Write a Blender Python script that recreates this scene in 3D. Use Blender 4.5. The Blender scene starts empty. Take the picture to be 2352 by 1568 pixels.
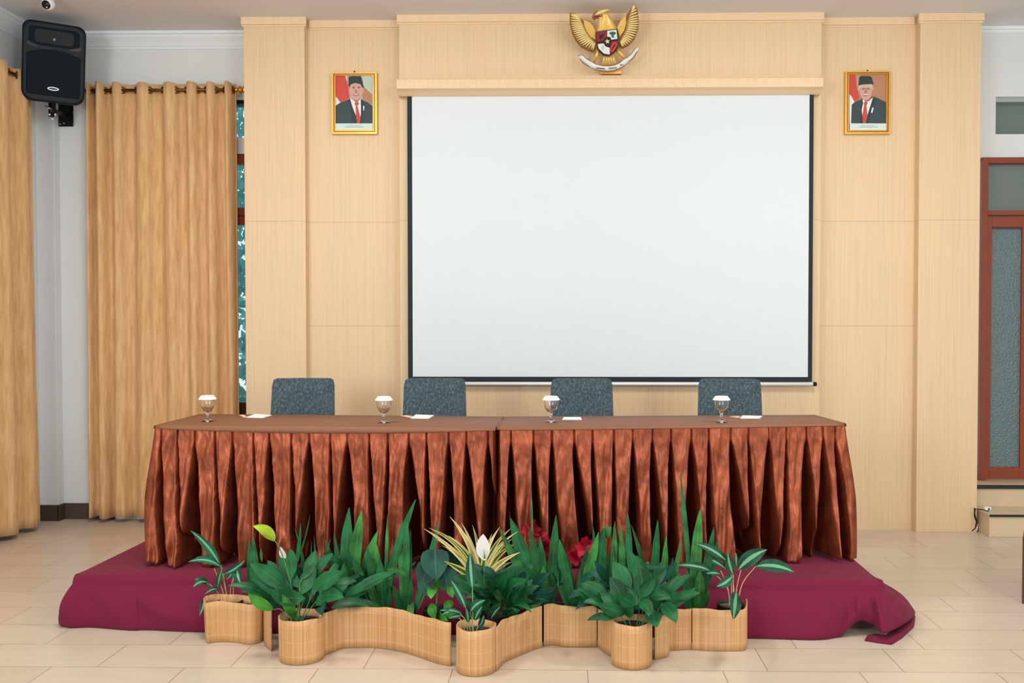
import bpy, bmesh, math, random
from mathutils import Vector, Matrix, noise as mnoise
random.seed(7)
PI = math.pi
SC = bpy.context.scene
COL = SC.collection

# ------------------------------------------------------------------ camera
F = 2201.0; CX, CY = 1262.0, 795.0
YAW, PITCH = math.radians(1.0), math.radians(1.3)
EYE = Vector((0, 0, 1.535))
RT = Vector((math.cos(YAW), math.sin(YAW), 0))
FW = Vector((-math.sin(YAW)*math.cos(PITCH), math.cos(YAW)*math.cos(PITCH), -math.sin(PITCH)))
UP = RT.cross(FW)
cd = bpy.data.cameras.new('camera'); cam = bpy.data.objects.new('camera', cd); COL.objects.link(cam)
cam.location = EYE; cam.rotation_euler = (PI/2-PITCH, 0, YAW)
cd.sensor_width = 36; cd.lens = F/2352*36
cd.shift_x = -(CX-1176)/2352; cd.shift_y = (CY-784)/2352
cd.clip_end = 200
SC.camera = cam

def ray(px, py): return FW + RT*((px-CX)/F) - UP*((py-CY)/F)
def at(px, py, Y):
    d = ray(px, py); return EYE + d*(Y/d.y)
def gr(px, py, z=0.0):
    d = ray(px, py); return EYE + d*((z-EYE.z)/d.z)

# ------------------------------------------------------------------ materials
def lin(c):
    return tuple(((x/255)/12.92 if x/255 <= .04045 else ((x/255+.055)/1.055)**2.4) for x in c)
class NT:
    def __init__(s, name):
        s.m = bpy.data.materials.new(name); s.m.use_nodes = True
        s.t = s.m.node_tree; s.b = s.t.nodes['Principled BSDF']
    def n(s, typ, **kw):
        nd = s.t.nodes.new(typ)
        for k, v in kw.items(): setattr(nd, k, v)
        return nd
    def l(s, a, b): s.t.links.new(a, b)
    def math(s, op, a, b=None, c=None):
        nd = s.n('ShaderNodeMath', operation=op)
        for i, v in enumerate((a, b, c)):
            if v is None: continue
            if isinstance(v, (int, float)): nd.inputs[i].default_value = v
            else: s.l(v, nd.inputs[i])
        return nd.outputs[0]
    def mix(s, f, a, b, blend='MIX'):
        nd = s.n('ShaderNodeMix', data_type='RGBA', blend_type=blend)
        for i, v in ((0, f), (6, a), (7, b)):
            if isinstance(v, (int, float)): nd.inputs[i].default_value = v
            elif isinstance(v, tuple): nd.inputs[i].default_value = (*v[:3], 1)
            else: s.l(v, nd.inputs[i])
        return nd.outputs[2]
    def noise(s, vec, scale=1, detail=3, rough=.5):
        nd = s.n('ShaderNodeTexNoise'); nd.inputs['Scale'].default_value = scale
        nd.inputs['Detail'].default_value = detail; nd.inputs['Roughness'].default_value = rough
        if vec: s.l(vec, nd.inputs['Vector'])
        return nd.outputs[0]
    def vmul(s, vec, v):
        nd = s.n('ShaderNodeVectorMath', operation='MULTIPLY'); s.l(vec, nd.inputs[0]); nd.inputs[1].default_value = v
        return nd.outputs[0]
    def bump(s, h, strength=.3, dist=.01):
        nd = s.n('ShaderNodeBump'); nd.inputs['Strength'].default_value = strength; nd.inputs['Distance'].default_value = dist
        s.l(h, nd.inputs['Height']); s.l(nd.outputs[0], s.b.inputs['Normal'])
    def pos(s): return s.n('ShaderNodeNewGeometry').outputs['Position']
    def obj(s): return s.n('ShaderNodeTexCoord').outputs['Object']
    def uv(s): return s.n('ShaderNodeTexCoord').outputs['UV']
    def ramp(s, f, stops):
        nd = s.n('ShaderNodeValToRGB'); e = nd.color_ramp.elements
        while len(e) < len(stops): e.new(.5)
        for i, (p, c) in enumerate(stops): e[i].position = p; e[i].color = (*c[:3], 1)
        s.l(f, nd.inputs[0]); return nd.outputs[0]

def simple(name, rgb, rough=.6, metal=0, var=.08, scale=30, bump=0, **kw):
    t = NT(name); c = lin(rgb)
    v = t.noise(t.obj(), scale, 4)
    col = t.mix(v, tuple(x*(1-var) for x in c), tuple(min(1, x*(1+var)) for x in c))
    t.l(col, t.b.inputs['Base Color'])
    t.b.inputs['Roughness'].default_value = rough; t.b.inputs['Metallic'].default_value = metal
    for k, x in kw.items(): t.b.inputs[k.replace('_', ' ')].default_value = x
    if bump: t.bump(v, bump, .005)
    return t.m

def panel_mat(name, joints, rgb=(232, 203, 162)):
    t = NT(name); p = t.pos()
    g = t.noise(t.vmul(p, (150, 150, 1.6)), 1, 3, .65)
    g2 = t.noise(t.vmul(p, (9, 9, .5)), 1, 2)
    c = lin(rgb)
    col = t.ramp(g, [(.3, tuple(x*.89 for x in c)), (.5, c), (.72, tuple(min(1, x*1.05) for x in c))])
    col = t.mix(t.math('MULTIPLY', g2, .22), col, tuple(x*.85 for x in lin((236, 196, 152))))
    z = t.n('ShaderNodeSeparateXYZ'); t.l(p, z.inputs[0])
    for j in joints:
        d = t.math('ABSOLUTE', t.math('SUBTRACT', z.outputs[2], j))
        m = t.math('LESS_THAN', d, .0022)
        col = t.mix(t.math('MULTIPLY', m, .45), col, lin((150, 120, 80)))
    t.l(col, t.b.inputs['Base Color']); t.b.inputs['Roughness'].default_value = .5
    return t.m

def floor_mat():
    t = NT('floor_tile'); p = t.pos()
    s = t.n('ShaderNodeSeparateXYZ'); t.l(p, s.inputs[0])
    yr = t.math('DIVIDE', t.math('SUBTRACT', s.outputs[1], 4.227), .3)
    row = t.math('FLOOR', yr); fy = t.math('FRACT', yr)
    xr = t.math('DIVIDE', t.math('SUBTRACT', t.math('SUBTRACT', s.outputs[0], .895), t.math('MULTIPLY', row, .2)), .6)
    cx = t.math('FLOOR', xr); fx = t.math('FRACT', xr)
    ey = t.math('MULTIPLY', t.math('MINIMUM', fy, t.math('SUBTRACT', 1, fy)), .3)
    ex = t.math('MULTIPLY', t.math('MINIMUM', fx, t.math('SUBTRACT', 1, fx)), .6)
    e = t.math('LESS_THAN', t.math('MINIMUM', ex, ey), .0016)
    cv = t.n('ShaderNodeCombineXYZ'); t.l(cx, cv.inputs[0]); t.l(row, cv.inputs[1])
    wn = t.n('ShaderNodeTexWhiteNoise'); t.l(cv.outputs[0], wn.inputs['Vector'])
    n = t.noise(t.vmul(p, (3, 14, 1)), 1, 5, .6)
    a, b = lin((200, 184, 163)), lin((222, 208, 190))
    col = t.mix(n, a, b)
    col = t.mix(t.math('MULTIPLY', wn.outputs[0], .25), col, lin((190, 168, 142)))
    col = t.mix(t.math('MULTIPLY', e, .9), col, lin((120, 100, 78)))
    t.l(col, t.b.inputs['Base Color']); t.b.inputs['Roughness'].default_value = .28
    t.b.inputs['Specular IOR Level'].default_value = .45
    h = t.math('SUBTRACT', 1, e); t.bump(h, .25, .002)
    return t.m

def satin_mat():
    t = NT('copper_satin'); p = t.pos()
    n1 = t.noise(t.vmul(p, (10, 10, 8)), 1, 5, .6)
    n2 = t.noise(p, 60, 3, .6)
    c1, c2 = lin((122, 58, 37)), lin((172, 90, 58))
    t.l(t.ramp(n1, [(.3, c1), (.62, c2)]), t.b.inputs['Base Color'])
    t.b.inputs['Metallic'].default_value = .6; t.b.inputs['Roughness'].default_value = .42
    h = t.math('ADD', t.math('MULTIPLY', n1, 1.0), t.math('MULTIPLY', n2, .14))
    t.bump(h, .26, .02)
    return t.m

def bamboo_mat():
    t = NT('bamboo_mat'); uv = t.uv()
    s = t.n('ShaderNodeSeparateXYZ'); t.l(uv, s.inputs[0])
    k = t.math('DIVIDE', s.outputs[0], .0055)
    fl = t.math('FLOOR', k); fr = t.math('FRACT', k)
    wn = t.n('ShaderNodeTexWhiteNoise'); wn.noise_dimensions = '1D'; t.l(fl, wn.inputs['W'])
    n = t.noise(t.vmul(uv, (90, 5, 1)), 1, 3)
    n3 = t.noise(t.vmul(uv, (7, 1.5, 1)), 1, 2)
    col = t.ramp(wn.outputs[0], [(0, lin((196, 146, 92))), (.35, lin((216, 170, 116))), (.8, lin((228, 186, 134))), (1, lin((205, 152, 98)))])
    col = t.mix(t.math('MULTIPLY', n, .5), col, lin((222, 168, 112)), 'MIX')
    col = t.mix(t.math('MULTIPLY', t.math('SUBTRACT', n3, .35), .8), col, lin((190, 128, 72)))
    edge = t.math('LESS_THAN', t.math('MINIMUM', fr, t.math('SUBTRACT', 1, fr)), .1)
    col = t.mix(t.math('MULTIPLY', edge, .4), col, lin((130, 84, 46)))
    for z in (.035, .1, .165):
        d = t.math('LESS_THAN', t.math('ABSOLUTE', t.math('SUBTRACT', s.outputs[1], z)), .0012)
        col = t.mix(t.math('MULTIPLY', d, .35), col, lin((238, 210, 170)))
    t.l(col, t.b.inputs['Base Color']); t.b.inputs['Roughness'].default_value = .5
    t.bump(t.math('PINGPONG', fr, .5), .5, .003)
    return t.m

def leaf_mat(name, base, mid=None, edge=None, rough=.4, midw=.22):
    t = NT(name); s = t.n('ShaderNodeSeparateXYZ'); t.l(t.uv(), s.inputs[0])
    n = t.noise(t.obj(), 11, 3)
    c = lin(base); col = t.ramp(n, [(.34, tuple(x*.5 for x in c)), (.5, c), (.68, tuple(min(1, x*1.45) for x in c))])
    d = t.math('ABSOLUTE', t.math('SUBTRACT', s.outputs[0], .5))
    jag = t.math('MULTIPLY', t.noise(t.vmul(t.uv(), (3, 28, 1)), 1, 2), .16)
    if mid:
        m = t.math('LESS_THAN', t.math('ADD', d, jag), midw+.08)
        col = t.mix(m, col, lin(mid))
    if edge:
        m = t.math('GREATER_THAN', d, .2)
        col = t.mix(m, col, lin(edge))
    if not mid:
        m = t.math('LESS_THAN', d, .03)
        col = t.mix(t.math('MULTIPLY', m, .35), col, lin(tuple(min(255, x+50) for x in base)))
    t.l(col, t.b.inputs['Base Color']); t.b.inputs['Roughness'].default_value = rough+.06; t.b.inputs['Specular IOR Level'].default_value = .28
    return t.m

def curtain_mat():
    t = NT('curtain_chenille'); p = t.pos()
    a = t.noise(t.vmul(p, (40, 40, 5)), 1, 4, .6)
    b = t.noise(p, 260, 2)
    col = t.ramp(a, [(.3, lin((208, 162, 106))), (.55, lin((230, 188, 134))), (.75, lin((240, 204, 150)))])
    col = t.mix(t.math('MULTIPLY', b, .25), col, lin((180, 136, 86)))
    t.l(col, t.b.inputs['Base Color']); t.b.inputs['Roughness'].default_value = .85
    t.b.inputs['Sheen Weight'].default_value = .2
    t.bump(b, .3, .002)
    return t.m

def fabric_mat():
    t = NT('chair_fabric'); p = t.obj()
    v = t.n('ShaderNodeTexVoronoi'); v.inputs['Scale'].default_value = 170; t.l(p, v.inputs['Vector'])
    n = t.noise(t.vmul(p, (90, 90, 60)), 1, 3, .7)
    col = t.ramp(n, [(.3, lin((40, 54, 62))), (.55, lin((72, 90, 97))), (.75, lin((112, 128, 132)))])
    t.l(col, t.b.inputs['Base Color']); t.b.inputs['Roughness'].default_value = .9
    t.bump(v.outputs[0], .3, .002)
    return t.m

def carpet_mat():
    t = NT('crimson_carpet'); p = t.pos()
    n = t.noise(p, 420, 2); n2 = t.noise(p, 5, 4)
    col = t.mix(n, lin((92, 4, 42)), lin((126, 14, 58)))
    col = t.mix(t.math('MULTIPLY', n2, .4), col, lin((122, 14, 48)))
    t.l(col, t.b.inputs['Base Color']); t.b.inputs['Roughness'].default_value = .95
    t.b.inputs['Sheen Weight'].default_value = .08; t.b.inputs['Sheen Tint'].default_value = (*lin((200, 130, 140)), 1)
    t.bump(n, .4, .003)
    return t.m

def glass_mat(name, rgb=(255, 255, 255), rough=0.0, trans=1.0, bump=0):
    t = NT(name); b = t.b
    b.inputs['Base Color'].default_value = (*lin(rgb), 1); b.inputs['Roughness'].default_value = rough
    b.inputs['Transmission Weight'].default_value = trans; b.inputs['IOR'].default_value = 1.45
    if bump:
        v = t.n('ShaderNodeTexVoronoi'); v.inputs['Scale'].default_value = 75; t.l(t.obj(), v.inputs['Vector'])
        t.bump(v.outputs[0], bump, .01)
    return t.m

M = {}
M['floor'] = floor_mat()
M['recess'] = panel_mat('beige_panel_recess', [2.303, 1.525])
M['pilaster'] = panel_mat('beige_panel_pilaster', [2.303])
M['trimwood'] = panel_mat('beige_trim', [], (242, 212, 172))
M['white'] = simple('white_wall_paint', (226, 230, 230), .8, var=.03, scale=3)
M['ceil'] = simple('ceiling_paint', (236, 238, 242), .85, var=.02, scale=2)
M['crown'] = simple('crown_white', (238, 245, 248), .6, var=.02)
M['dkbase'] = simple('dark_baseboard', (74, 62, 52), .5)
M['satin'] = satin_mat()
M['cloth'] = simple('brown_tablecloth', (128, 82, 54), .6, var=.1, scale=60, bump=.1)
M['carpet'] = carpet_mat()
M['curtain'] = curtain_mat()
M['fabric'] = fabric_mat()
M['bamboo'] = bamboo_mat()
M['black'] = simple('black_plastic', (14, 24, 32), .5, Specular_IOR_Level=.25)
M['black2'] = simple('black_grille', (12, 24, 32), .7, scale=300, Specular_IOR_Level=.15)
M['blackgloss'] = simple('black_gloss', (8, 8, 10), .15)
M['steel'] = simple('steel', (190, 192, 190), .3, .9)
M['dkmetal'] = simple('dark_metal', (30, 32, 34), .4, .6)
M['brass'] = simple('brass', (206, 150, 62), .25, 1)
M['bronze'] = simple('antique_bronze', (120, 78, 38), .35, .9)
M['gold'] = simple('gold_paint', (236, 192, 104), .38, .45, var=.15, scale=60)
M['goldlt'] = simple('pale_gold_paint', (246, 222, 150), .4, .3, var=.1, scale=60)
M['golddk'] = simple('dark_gold_paint', (150, 100, 40), .5, .3)
M['frame'] = simple('gilt_frame', (222, 170, 70), .35, .5, var=.15, scale=40)
M['framedk'] = simple('gilt_frame_groove', (150, 98, 34), .4, .5)
M['screen'] = simple('screen_fabric', (222, 231, 236), .75, var=.01, scale=2)
M['border'] = simple('screen_black_border', (14, 30, 36), .7)
M['wood'] = simple('reddish_wood', (140, 62, 30), .42, var=.2, scale=12)
M['wooddk'] = simple('dark_wood', (78, 40, 24), .45, var=.2, scale=14)
M['paper'] = simple('white_paper', (244, 244, 242), .8, var=.01)
M['tanpaper'] = simple('tan_paper', (226, 190, 160), .8, var=.02)
M['redp'] = simple('print_red', (206, 72, 56), .6, var=.05)
M['whitep'] = simple('print_white', (232, 236, 232), .6, var=.02)
M['skin'] = simple('print_skin', (212, 164, 146), .6, var=.04)
M['skin2'] = simple('print_skin_shade', (168, 112, 98), .6, var=.04)
M['suit'] = simple('print_suit', (50, 68, 72), .6, var=.1)
M['suitlapel'] = simple('print_lapel', (34, 48, 56), .6, var=.1)
M['hat'] = simple('print_hat', (34, 52, 52), .6, var=.1)
M['bgbrown'] = simple('print_brown', (184, 132, 98), .6, var=.1)
M['bggreen'] = simple('print_pale_green', (190, 206, 186), .6, var=.1)
M['bgrose'] = simple('print_rose', (196, 150, 136), .6, var=.08)
M['caption'] = simple('caption_blue', (214, 232, 226), .6, var=.02)
M['ink'] = simple('ink_grey', (120, 140, 150), .6)
M['inkdk'] = simple('ink_black', (26, 28, 34), .6)
M['hair'] = simple('print_grey_hair', (206, 200, 196), .6)
M['shred'] = simple('enamel_red', (150, 24, 44), .35)
M['shblk'] = simple('enamel_black', (16, 22, 26), .3)
M['shgrn'] = simple('enamel_green', (24, 110, 96), .35)
M['shora'] = simple('enamel_orange', (238, 104, 70), .35)
M['glass'] = glass_mat('clear_glass')
M['pane'] = glass_mat('window_glass', (225, 240, 238))
M['panegrey'] = glass_mat('grey_window_glass', (150, 165, 160), .15, .55)
M['frost'] = glass_mat('patterned_glass', (150, 176, 182), .25, .6, .9)
M['step'] = simple('step_tile', (214, 192, 158), .4, var=.05, scale=8)
M['nosing'] = simple('black_nosing', (34, 32, 30), .5)
M['alu'] = simple('aluminium_frame', (168, 178, 176), .5)
M['soil'] = simple('soil', (52, 38, 28), .95, var=.4, scale=60, bump=.8)
M['fibre'] = simple('coconut_fibre', (120, 86, 50), .95, var=.4, scale=90, bump=.9)
M['pot'] = simple('dark_pot', (30, 34, 36), .6)
M['strap'] = leaf_mat('strap_leaf_green', (30, 102, 52), rough=.42)
M['strapdk'] = leaf_mat('deep_green_strap_leaf', (24, 84, 40), rough=.42)
M['straplt'] = leaf_mat('fresh_strap_leaf', (56, 126, 56), rough=.42)
M['lily'] = leaf_mat('lily_leaf_green', (24, 92, 48), rough=.36)
M['lilylt'] = leaf_mat('young_leaf_green', (66, 138, 50), rough=.4)
M['dark'] = leaf_mat('dark_leaf_green', (20, 74, 58), rough=.4)
M['silver'] = leaf_mat('silver_centred_leaf', (18, 82, 56), mid=(112, 170, 132), rough=.38, midw=.13)
M['yellowtip'] = leaf_mat('yellow_green_leaf', (150, 180, 40), rough=.4)
M['varieg'] = leaf_mat('yellow_edged_leaf', (62, 108, 38), edge=(214, 204, 112), rough=.45)
M['varieg2'] = leaf_mat('straw_leaf', (214, 188, 104), edge=(232, 222, 160), rough=.5)
M['stalk'] = simple('leaf_stalk', (150, 170, 100), .5)
M['stalkg'] = simple('green_stalk', (70, 130, 66), .5)
M['stalkp'] = simple('pinkish_stalk', (206, 170, 130), .5)
M['spathe'] = simple('white_spathe', (216, 212, 208), .5, var=.02)
M['redleaf'] = leaf_mat('red_bract', (164, 10, 36), rough=.45)
M['foliage'] = leaf_mat('tree_leaf', (112, 170, 170), rough=.5)
_t = M['foliage'].node_tree; _b = _t.nodes['Principled BSDF']; _tr = _t.nodes.new('ShaderNodeBsdfTranslucent'); _tr.inputs[0].default_value = (*lin((120, 184, 186)), 1)
_mx = _t.nodes.new('ShaderNodeMixShader'); _mx.inputs[0].default_value = .6; _t.links.new(_b.outputs[0], _mx.inputs[1]); _t.links.new(_tr.outputs[0], _mx.inputs[2])
_t.links.new(_mx.outputs[0], _t.nodes['Material Output'].inputs['Surface'])
M['bark'] = simple('bark', (86, 70, 56), .9)

# ------------------------------------------------------------------ mesh builder
class MB:
    def __init__(s): s.v = []; s.f = []; s.mi = []; s.uv = []; s.sm = []
    def face(s, idx, mi=0, uv=None, smooth=False):
        s.f.append(tuple(idx)); s.mi.append(mi); s.uv.append(uv); s.sm.append(smooth)
    def box(s, a, b, mi=0):
        (x0, y0, z0), (x1, y1, z1) = a, b
        n = len(s.v)
        s.v += [Vector(p) for p in ((x0,y0,z0),(x1,y0,z0),(x1,y1,z0),(x0,y1,z0),(x0,y0,z1),(x1,y0,z1),(x1,y1,z1),(x0,y1,z1))]
        for q in ((0,3,2,1),(4,5,6,7),(0,1,5,4),(1,2,6,5),(2,3,7,6),(3,0,4,7)): s.face([n+i for i in q], mi)
        return s
    def prism(s, pts, off, mi=0):
        """pts: list of Vector polygon, extruded by vector off"""
        n = len(s.v); k = len(pts); off = Vector(off)
        s.v += [Vector(p) for p in pts] + [Vector(p)+off for p in pts]
        s.face([n+i for i in range(k)][::-1], mi); s.face([n+k+i for i in range(k)], mi)
        for i in range(k):
            j = (i+1) % k; s.face([n+i, n+j, n+k+j, n+k+i], mi)
        return s
    def grid(s, P, mi=0, closed=False, uv=None, smooth=True):
        R = len(P); C_ = len(P[0]); n = len(s.v)
        for r in P: s.v += [Vector(p) for p in r]
        for i in range(R-1):
            for j in range(C_ if closed else C_-1):
                k = (j+1) % C_
                u = None
                if uv: u = [uv[i][j], uv[i][k], uv[i+1][k], uv[i+1][j]]
                s.face([n+i*C_+j, n+i*C_+k, n+(i+1)*C_+k, n+(i+1)*C_+j], mi, u, smooth)
        return s
    def lathe(s, prof, c=(0,0,0), seg=24, mi=0, rot=None, cap=True):
        c = Vector(c); rot = rot or Matrix.Identity(3)
        P = [[c+rot@Vector((r*math.cos(2*PI*j/seg), r*math.sin(2*PI*j/seg), z)) for j in range(seg)] for r, z in prof]
        n = len(s.v); s.grid(P, mi, True)
        if cap:
            if prof[0][0] > 1e-5: s.face([n+j for j in range(seg)][::-1], mi)
            if prof[-1][0] > 1e-5: s.face([n+(len(prof)-1)*seg+j for j in range(seg)], mi)
        return s
    def tube(s, pts, r, seg=8, mi=0, closed=False):
        pts = [Vector(p) for p in pts]; N = len(pts); P = []
        prev = None
        for i in range(N):
            t = (pts[(i+1) % N if closed else min(i+1, N-1)] - pts[(i-1) % N if closed else max(i-1, 0)]).normalized()
            if prev is None:
                a = Vector((0,0,1)) if abs(t.z) < .9 else Vector((1,0,0)); u = t.cross(a).normalized()
            else: u = (prev - t*prev.dot(t)).normalized()
            prev = u; w = t.cross(u); rr = r[i] if isinstance(r, (list, tuple)) else r
            P.append([pts[i] + (u*math.cos(2*PI*j/seg)+w*math.sin(2*PI*j/seg))*rr for j in range(seg)])
        if closed: P.append(P[0])
        n = len(s.v); s.grid(P, mi, True)
        if not closed:
            s.face([n+j for j in range(seg)][::-1], mi); s.face([n+(N-1)*seg+j for j in range(seg)], mi)
        return s
    def build(s, name, mats, parent=None, bevel=0, smooth=None, solid=0, origin=None, weld=False):
        me = bpy.data.meshes.new(name)
        o0 = Vector(origin) if origin is not None else Vector((0,0,0))
        me.from_pydata([tuple(v-o0) for v in s.v], [], s.f)
        if not isinstance(mats, (list, tuple)): mats = [mats]
        for m in mats: me.materials.append(m)
        if any(u for u in s.uv):
            ul = me.uv_layers.new(name='UVMap')
            for p, u in zip(me.polygons, s.uv):
                if u:
                    for li, c in zip(p.loop_indices, u): ul.data[li].uv = c
        for p, mi, sm in zip(me.polygons, s.mi, s.sm):
            p.material_index = mi; p.use_smooth = sm if smooth is None else smooth
        if not any(u for u in s.uv):
            bm = bmesh.new(); bm.from_mesh(me)
            bmesh.ops.recalc_face_normals(bm, faces=bm.faces); bm.to_mesh(me); bm.free()
        me.update()
        o = bpy.data.objects.new(name, me); COL.objects.link(o)
        o.location = o0
        if parent:
            o.parent = parent
            w = Vector(); q = parent
            while q: w += q.location; q = q.parent
            o.location = o0 - w
        if bevel:
            b = o.modifiers.new('bevel', 'BEVEL'); b.width = bevel; b.segments = 3; b.limit_method = 'ANGLE'; b.angle_limit = .6
        if solid:
            b = o.modifiers.new('solid', 'SOLIDIFY'); b.thickness = solid; b.offset = 0
        return o

def empty(name, loc, label, cat, group=None, rz=0):
    o = bpy.data.objects.new(name, None); COL.objects.link(o); o.location = loc; o.rotation_euler = (0, 0, rz)
    o.empty_display_size = .1
    o['label'] = label; o['category'] = cat
    if group: o['group'] = group
    return o
def tag(o, label, cat, group=None, kind=None):
    o['label'] = label; o['category'] = cat
    if group: o['group'] = group
    if kind: o['kind'] = kind
    return o
def struct(o, label=None):
    o['kind'] = 'structure'
    if label: o['label'] = label
    return o
def dup(root, loc, rz, label, group=None, keep=lambda c: True):
    r = root.copy(); COL.objects.link(r); r.location = loc; r.rotation_euler = (0, 0, rz); r['label'] = label
    if group: r['group'] = group
    for ch in list(root.children):
        c = ch.copy(); COL.objects.link(c); c.parent = r
        for g in list(ch.children):
            d = g.copy(); COL.objects.link(d); d.parent = c
    return r

def catmull(P, t):
    n = len(P); t = max(0, min(n-1.0001, t)); i = int(t); f = t-i
    p = [P[max(0, i-1)], P[i], P[min(n-1, i+1)], P[min(n-1, i+2)]]
    r = []
    for k in range(len(P[0])):
        a, b, c, d = (q[k] for q in p)
        r.append(.5*((2*b)+(-a+c)*f+(2*a-5*b+4*c-d)*f*f+(-a+3*b-3*c+d)*f*f*f))
    return r
def smooth(a, b, x):
    t = max(0, min(1, (x-a)/(b-a))); return t*t*(3-2*t)

# ------------------------------------------------------------------ setting
CEIL = at(1600, 43, 7.19).z
YR, YP, YC, YW = 7.19, 7.105, 7.07, 7.48
XL = -4.12
struct(MB().box((XL-.2, -4, -.1), (5.2, YW+2.2, 0)).build('floor', M['floor']))
struct(MB().box((XL-.2, -4, CEIL), (5.2, YW+.2, CEIL+.15)).build('ceiling', M['ceil']))
struct(MB().box((XL-.15, -4, 0), (XL, YW+.15, CEIL)).build('wall_left', M['white']))
struct(MB().box((5.0, -4, 0), (5.15, YW+.15, CEIL)).build('wall_right', M['white']))

def X(px, Y, py=745): return at(px, py, Y).x
def Z(py, Y, px=1300): return at(px, py, Y).z
def wallholes(name, x0, x1, y0, y1, holes, mat):
    """wall slab between x0..x1 with rectangular holes (hx0,hx1,hz0,hz1) sharing one x range"""
    mb = MB(); hx0 = holes[0][0]; hx1 = holes[0][1]
    if hx0 > x0: mb.box((x0, y0, 0), (hx0, y1, CEIL))
    if hx1 < x1: mb.box((hx1, y0, 0), (x1, y1, CEIL))
    z = 0
    for h in sorted(holes, key=lambda h: h[2]):
        if h[2] > z: mb.box((hx0, y0, z), (hx1, y1, h[2]))
        z = h[3]
    mb.box((hx0, y0, z), (hx1, y1, CEIL))
    return struct(mb.build(name, mat))
# left white back wall with tall window and vent above
wx0, wx1 = X(260, YW), X(590, YW)
zv1, zv0 = Z(229, YW, 550), Z(316, YW, 550)
zw1, zw0 = Z(353, YW, 550), .02
wallholes('wall_back', XL, X(600, YW), YW, YW+.15, [(wx0, wx1, zw0, zw1), (wx0, wx1, zv0, zv1)], M['white'])
# shallow pier in the left corner
xc = X(129, 7.40)
struct(MB().box((XL, 7.40, 0), (xc, YW, CEIL)).build('wall_corner_pier', M['white'], bevel=.004))
# baseboards
struct(MB().box((XL, 7.385, 0), (xc+.012, 7.40, .125)).box((xc, 7.385, 0), (xc+.015, YW, .125)).box((xc+.015, YW-.015, 0), (wx0, YW, .125)).build('baseboard_back', M['dkbase'], bevel=.003))
struct(MB().box((XL, -4, 0), (XL+.015, 7.385, .125)).build('baseboard_left', M['dkbase'], bevel=.003))
# crown moulding
def crown(name, p0, p1, out):
    p0, p1, out = Vector(p0), Vector(p1), Vector(out)
    prof = [(0, -.125), (.012, -.125), (.016, -.108), (.022, -.105), (.036, -.075), (.06, -.042), (.066, -.026), (.078, -.022), (.078, 0), (0, 0)]
    mb = MB(); mb.prism([p0 + out*a + Vector((0,0,b)) for a, b in prof], p1-p0)
    return struct(mb.build(name, M['crown']))
crown('trim_1', (XL, YW, CEIL), (X(600, YW), YW, CEIL), (0, -1, 0))
crown('trim_2', (XL, -4, CEIL), (XL, YW-.0, CEIL), (1, 0, 0))
# panelled stage wall
PX = dict(pl0=564, pl1=702, c0=919, c1=1883, pr0=2108, pr1=2251)
xpl0, xpl1 = X(564, YP), X(703, YP)
xc0, xc1 = X(919, YC), X(1883, YC)
xpr0, xpr1 = X(2108, YP), X(2248, YP)
struct(MB().box((xpl0, YR, 0), (xpr1, YW+.15, CEIL)).build('wall_stage', M['recess']))
struct(MB().box((xpl0, YP, 0), (xpl1, YR, CEIL)).build('wall_pilaster_left', M['pilaster'], bevel=.002))
struct(MB().box((xpr0, YP, 0), (xpr1, YR, CEIL)).build('wall_pilaster_right', M['pilaster'], bevel=.002))
struct(MB().box((xc0, YC, 0), (xc1, YR, CEIL)).build('wall_centre', M['pilaster'], bevel=.002))
def cap(name, x0, x1, y, h=.055):
    struct(MB().box((x0, y-.016, CEIL-h), (x1, y+.01, CEIL)).box((x0+.003, y-.006, CEIL-h-.014), (x1-.003, y+.01, CEIL-h)).build(name, M['trimwood'], bevel=.002))
cap('trim_3', xpl0-.015, xpl1+.015, YP)
cap('trim_4', xpl1+.015, xc0-.015, YR)
cap('trim_5', xc0-.015, xc1+.015, YC)
cap('trim_6', xc1+.015, xpr0-.015, YR)
cap('trim_7', xpr0-.015, xpr1+.015, YP)
# pelmet above the screen
def pelmet():
    x0, x1 = X(913, 6.98, 200), X(1887, 6.98, 200)
    zt, z1, z2, z3 = Z(173, 7.0), Z(181, 6.96), Z(203, 6.95), Z(218, 6.99)
    prof = [(YC, zt+.012), (7.035, zt+.008), (7.05, z1+.002), (6.95, z1), (6.93, z1-.006), (6.926, (z1+z2)/2), (6.934, z2), (6.965, z2-.012), (7.005, z3), (YC, z3)]
    mb = MB(); mb.prism([Vector((x0, y, z)) for y, z in prof], (x1-x0, 0, 0))
    struct(mb.build('trim_8', M['trimwood'], bevel=.003))
pelmet()

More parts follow.
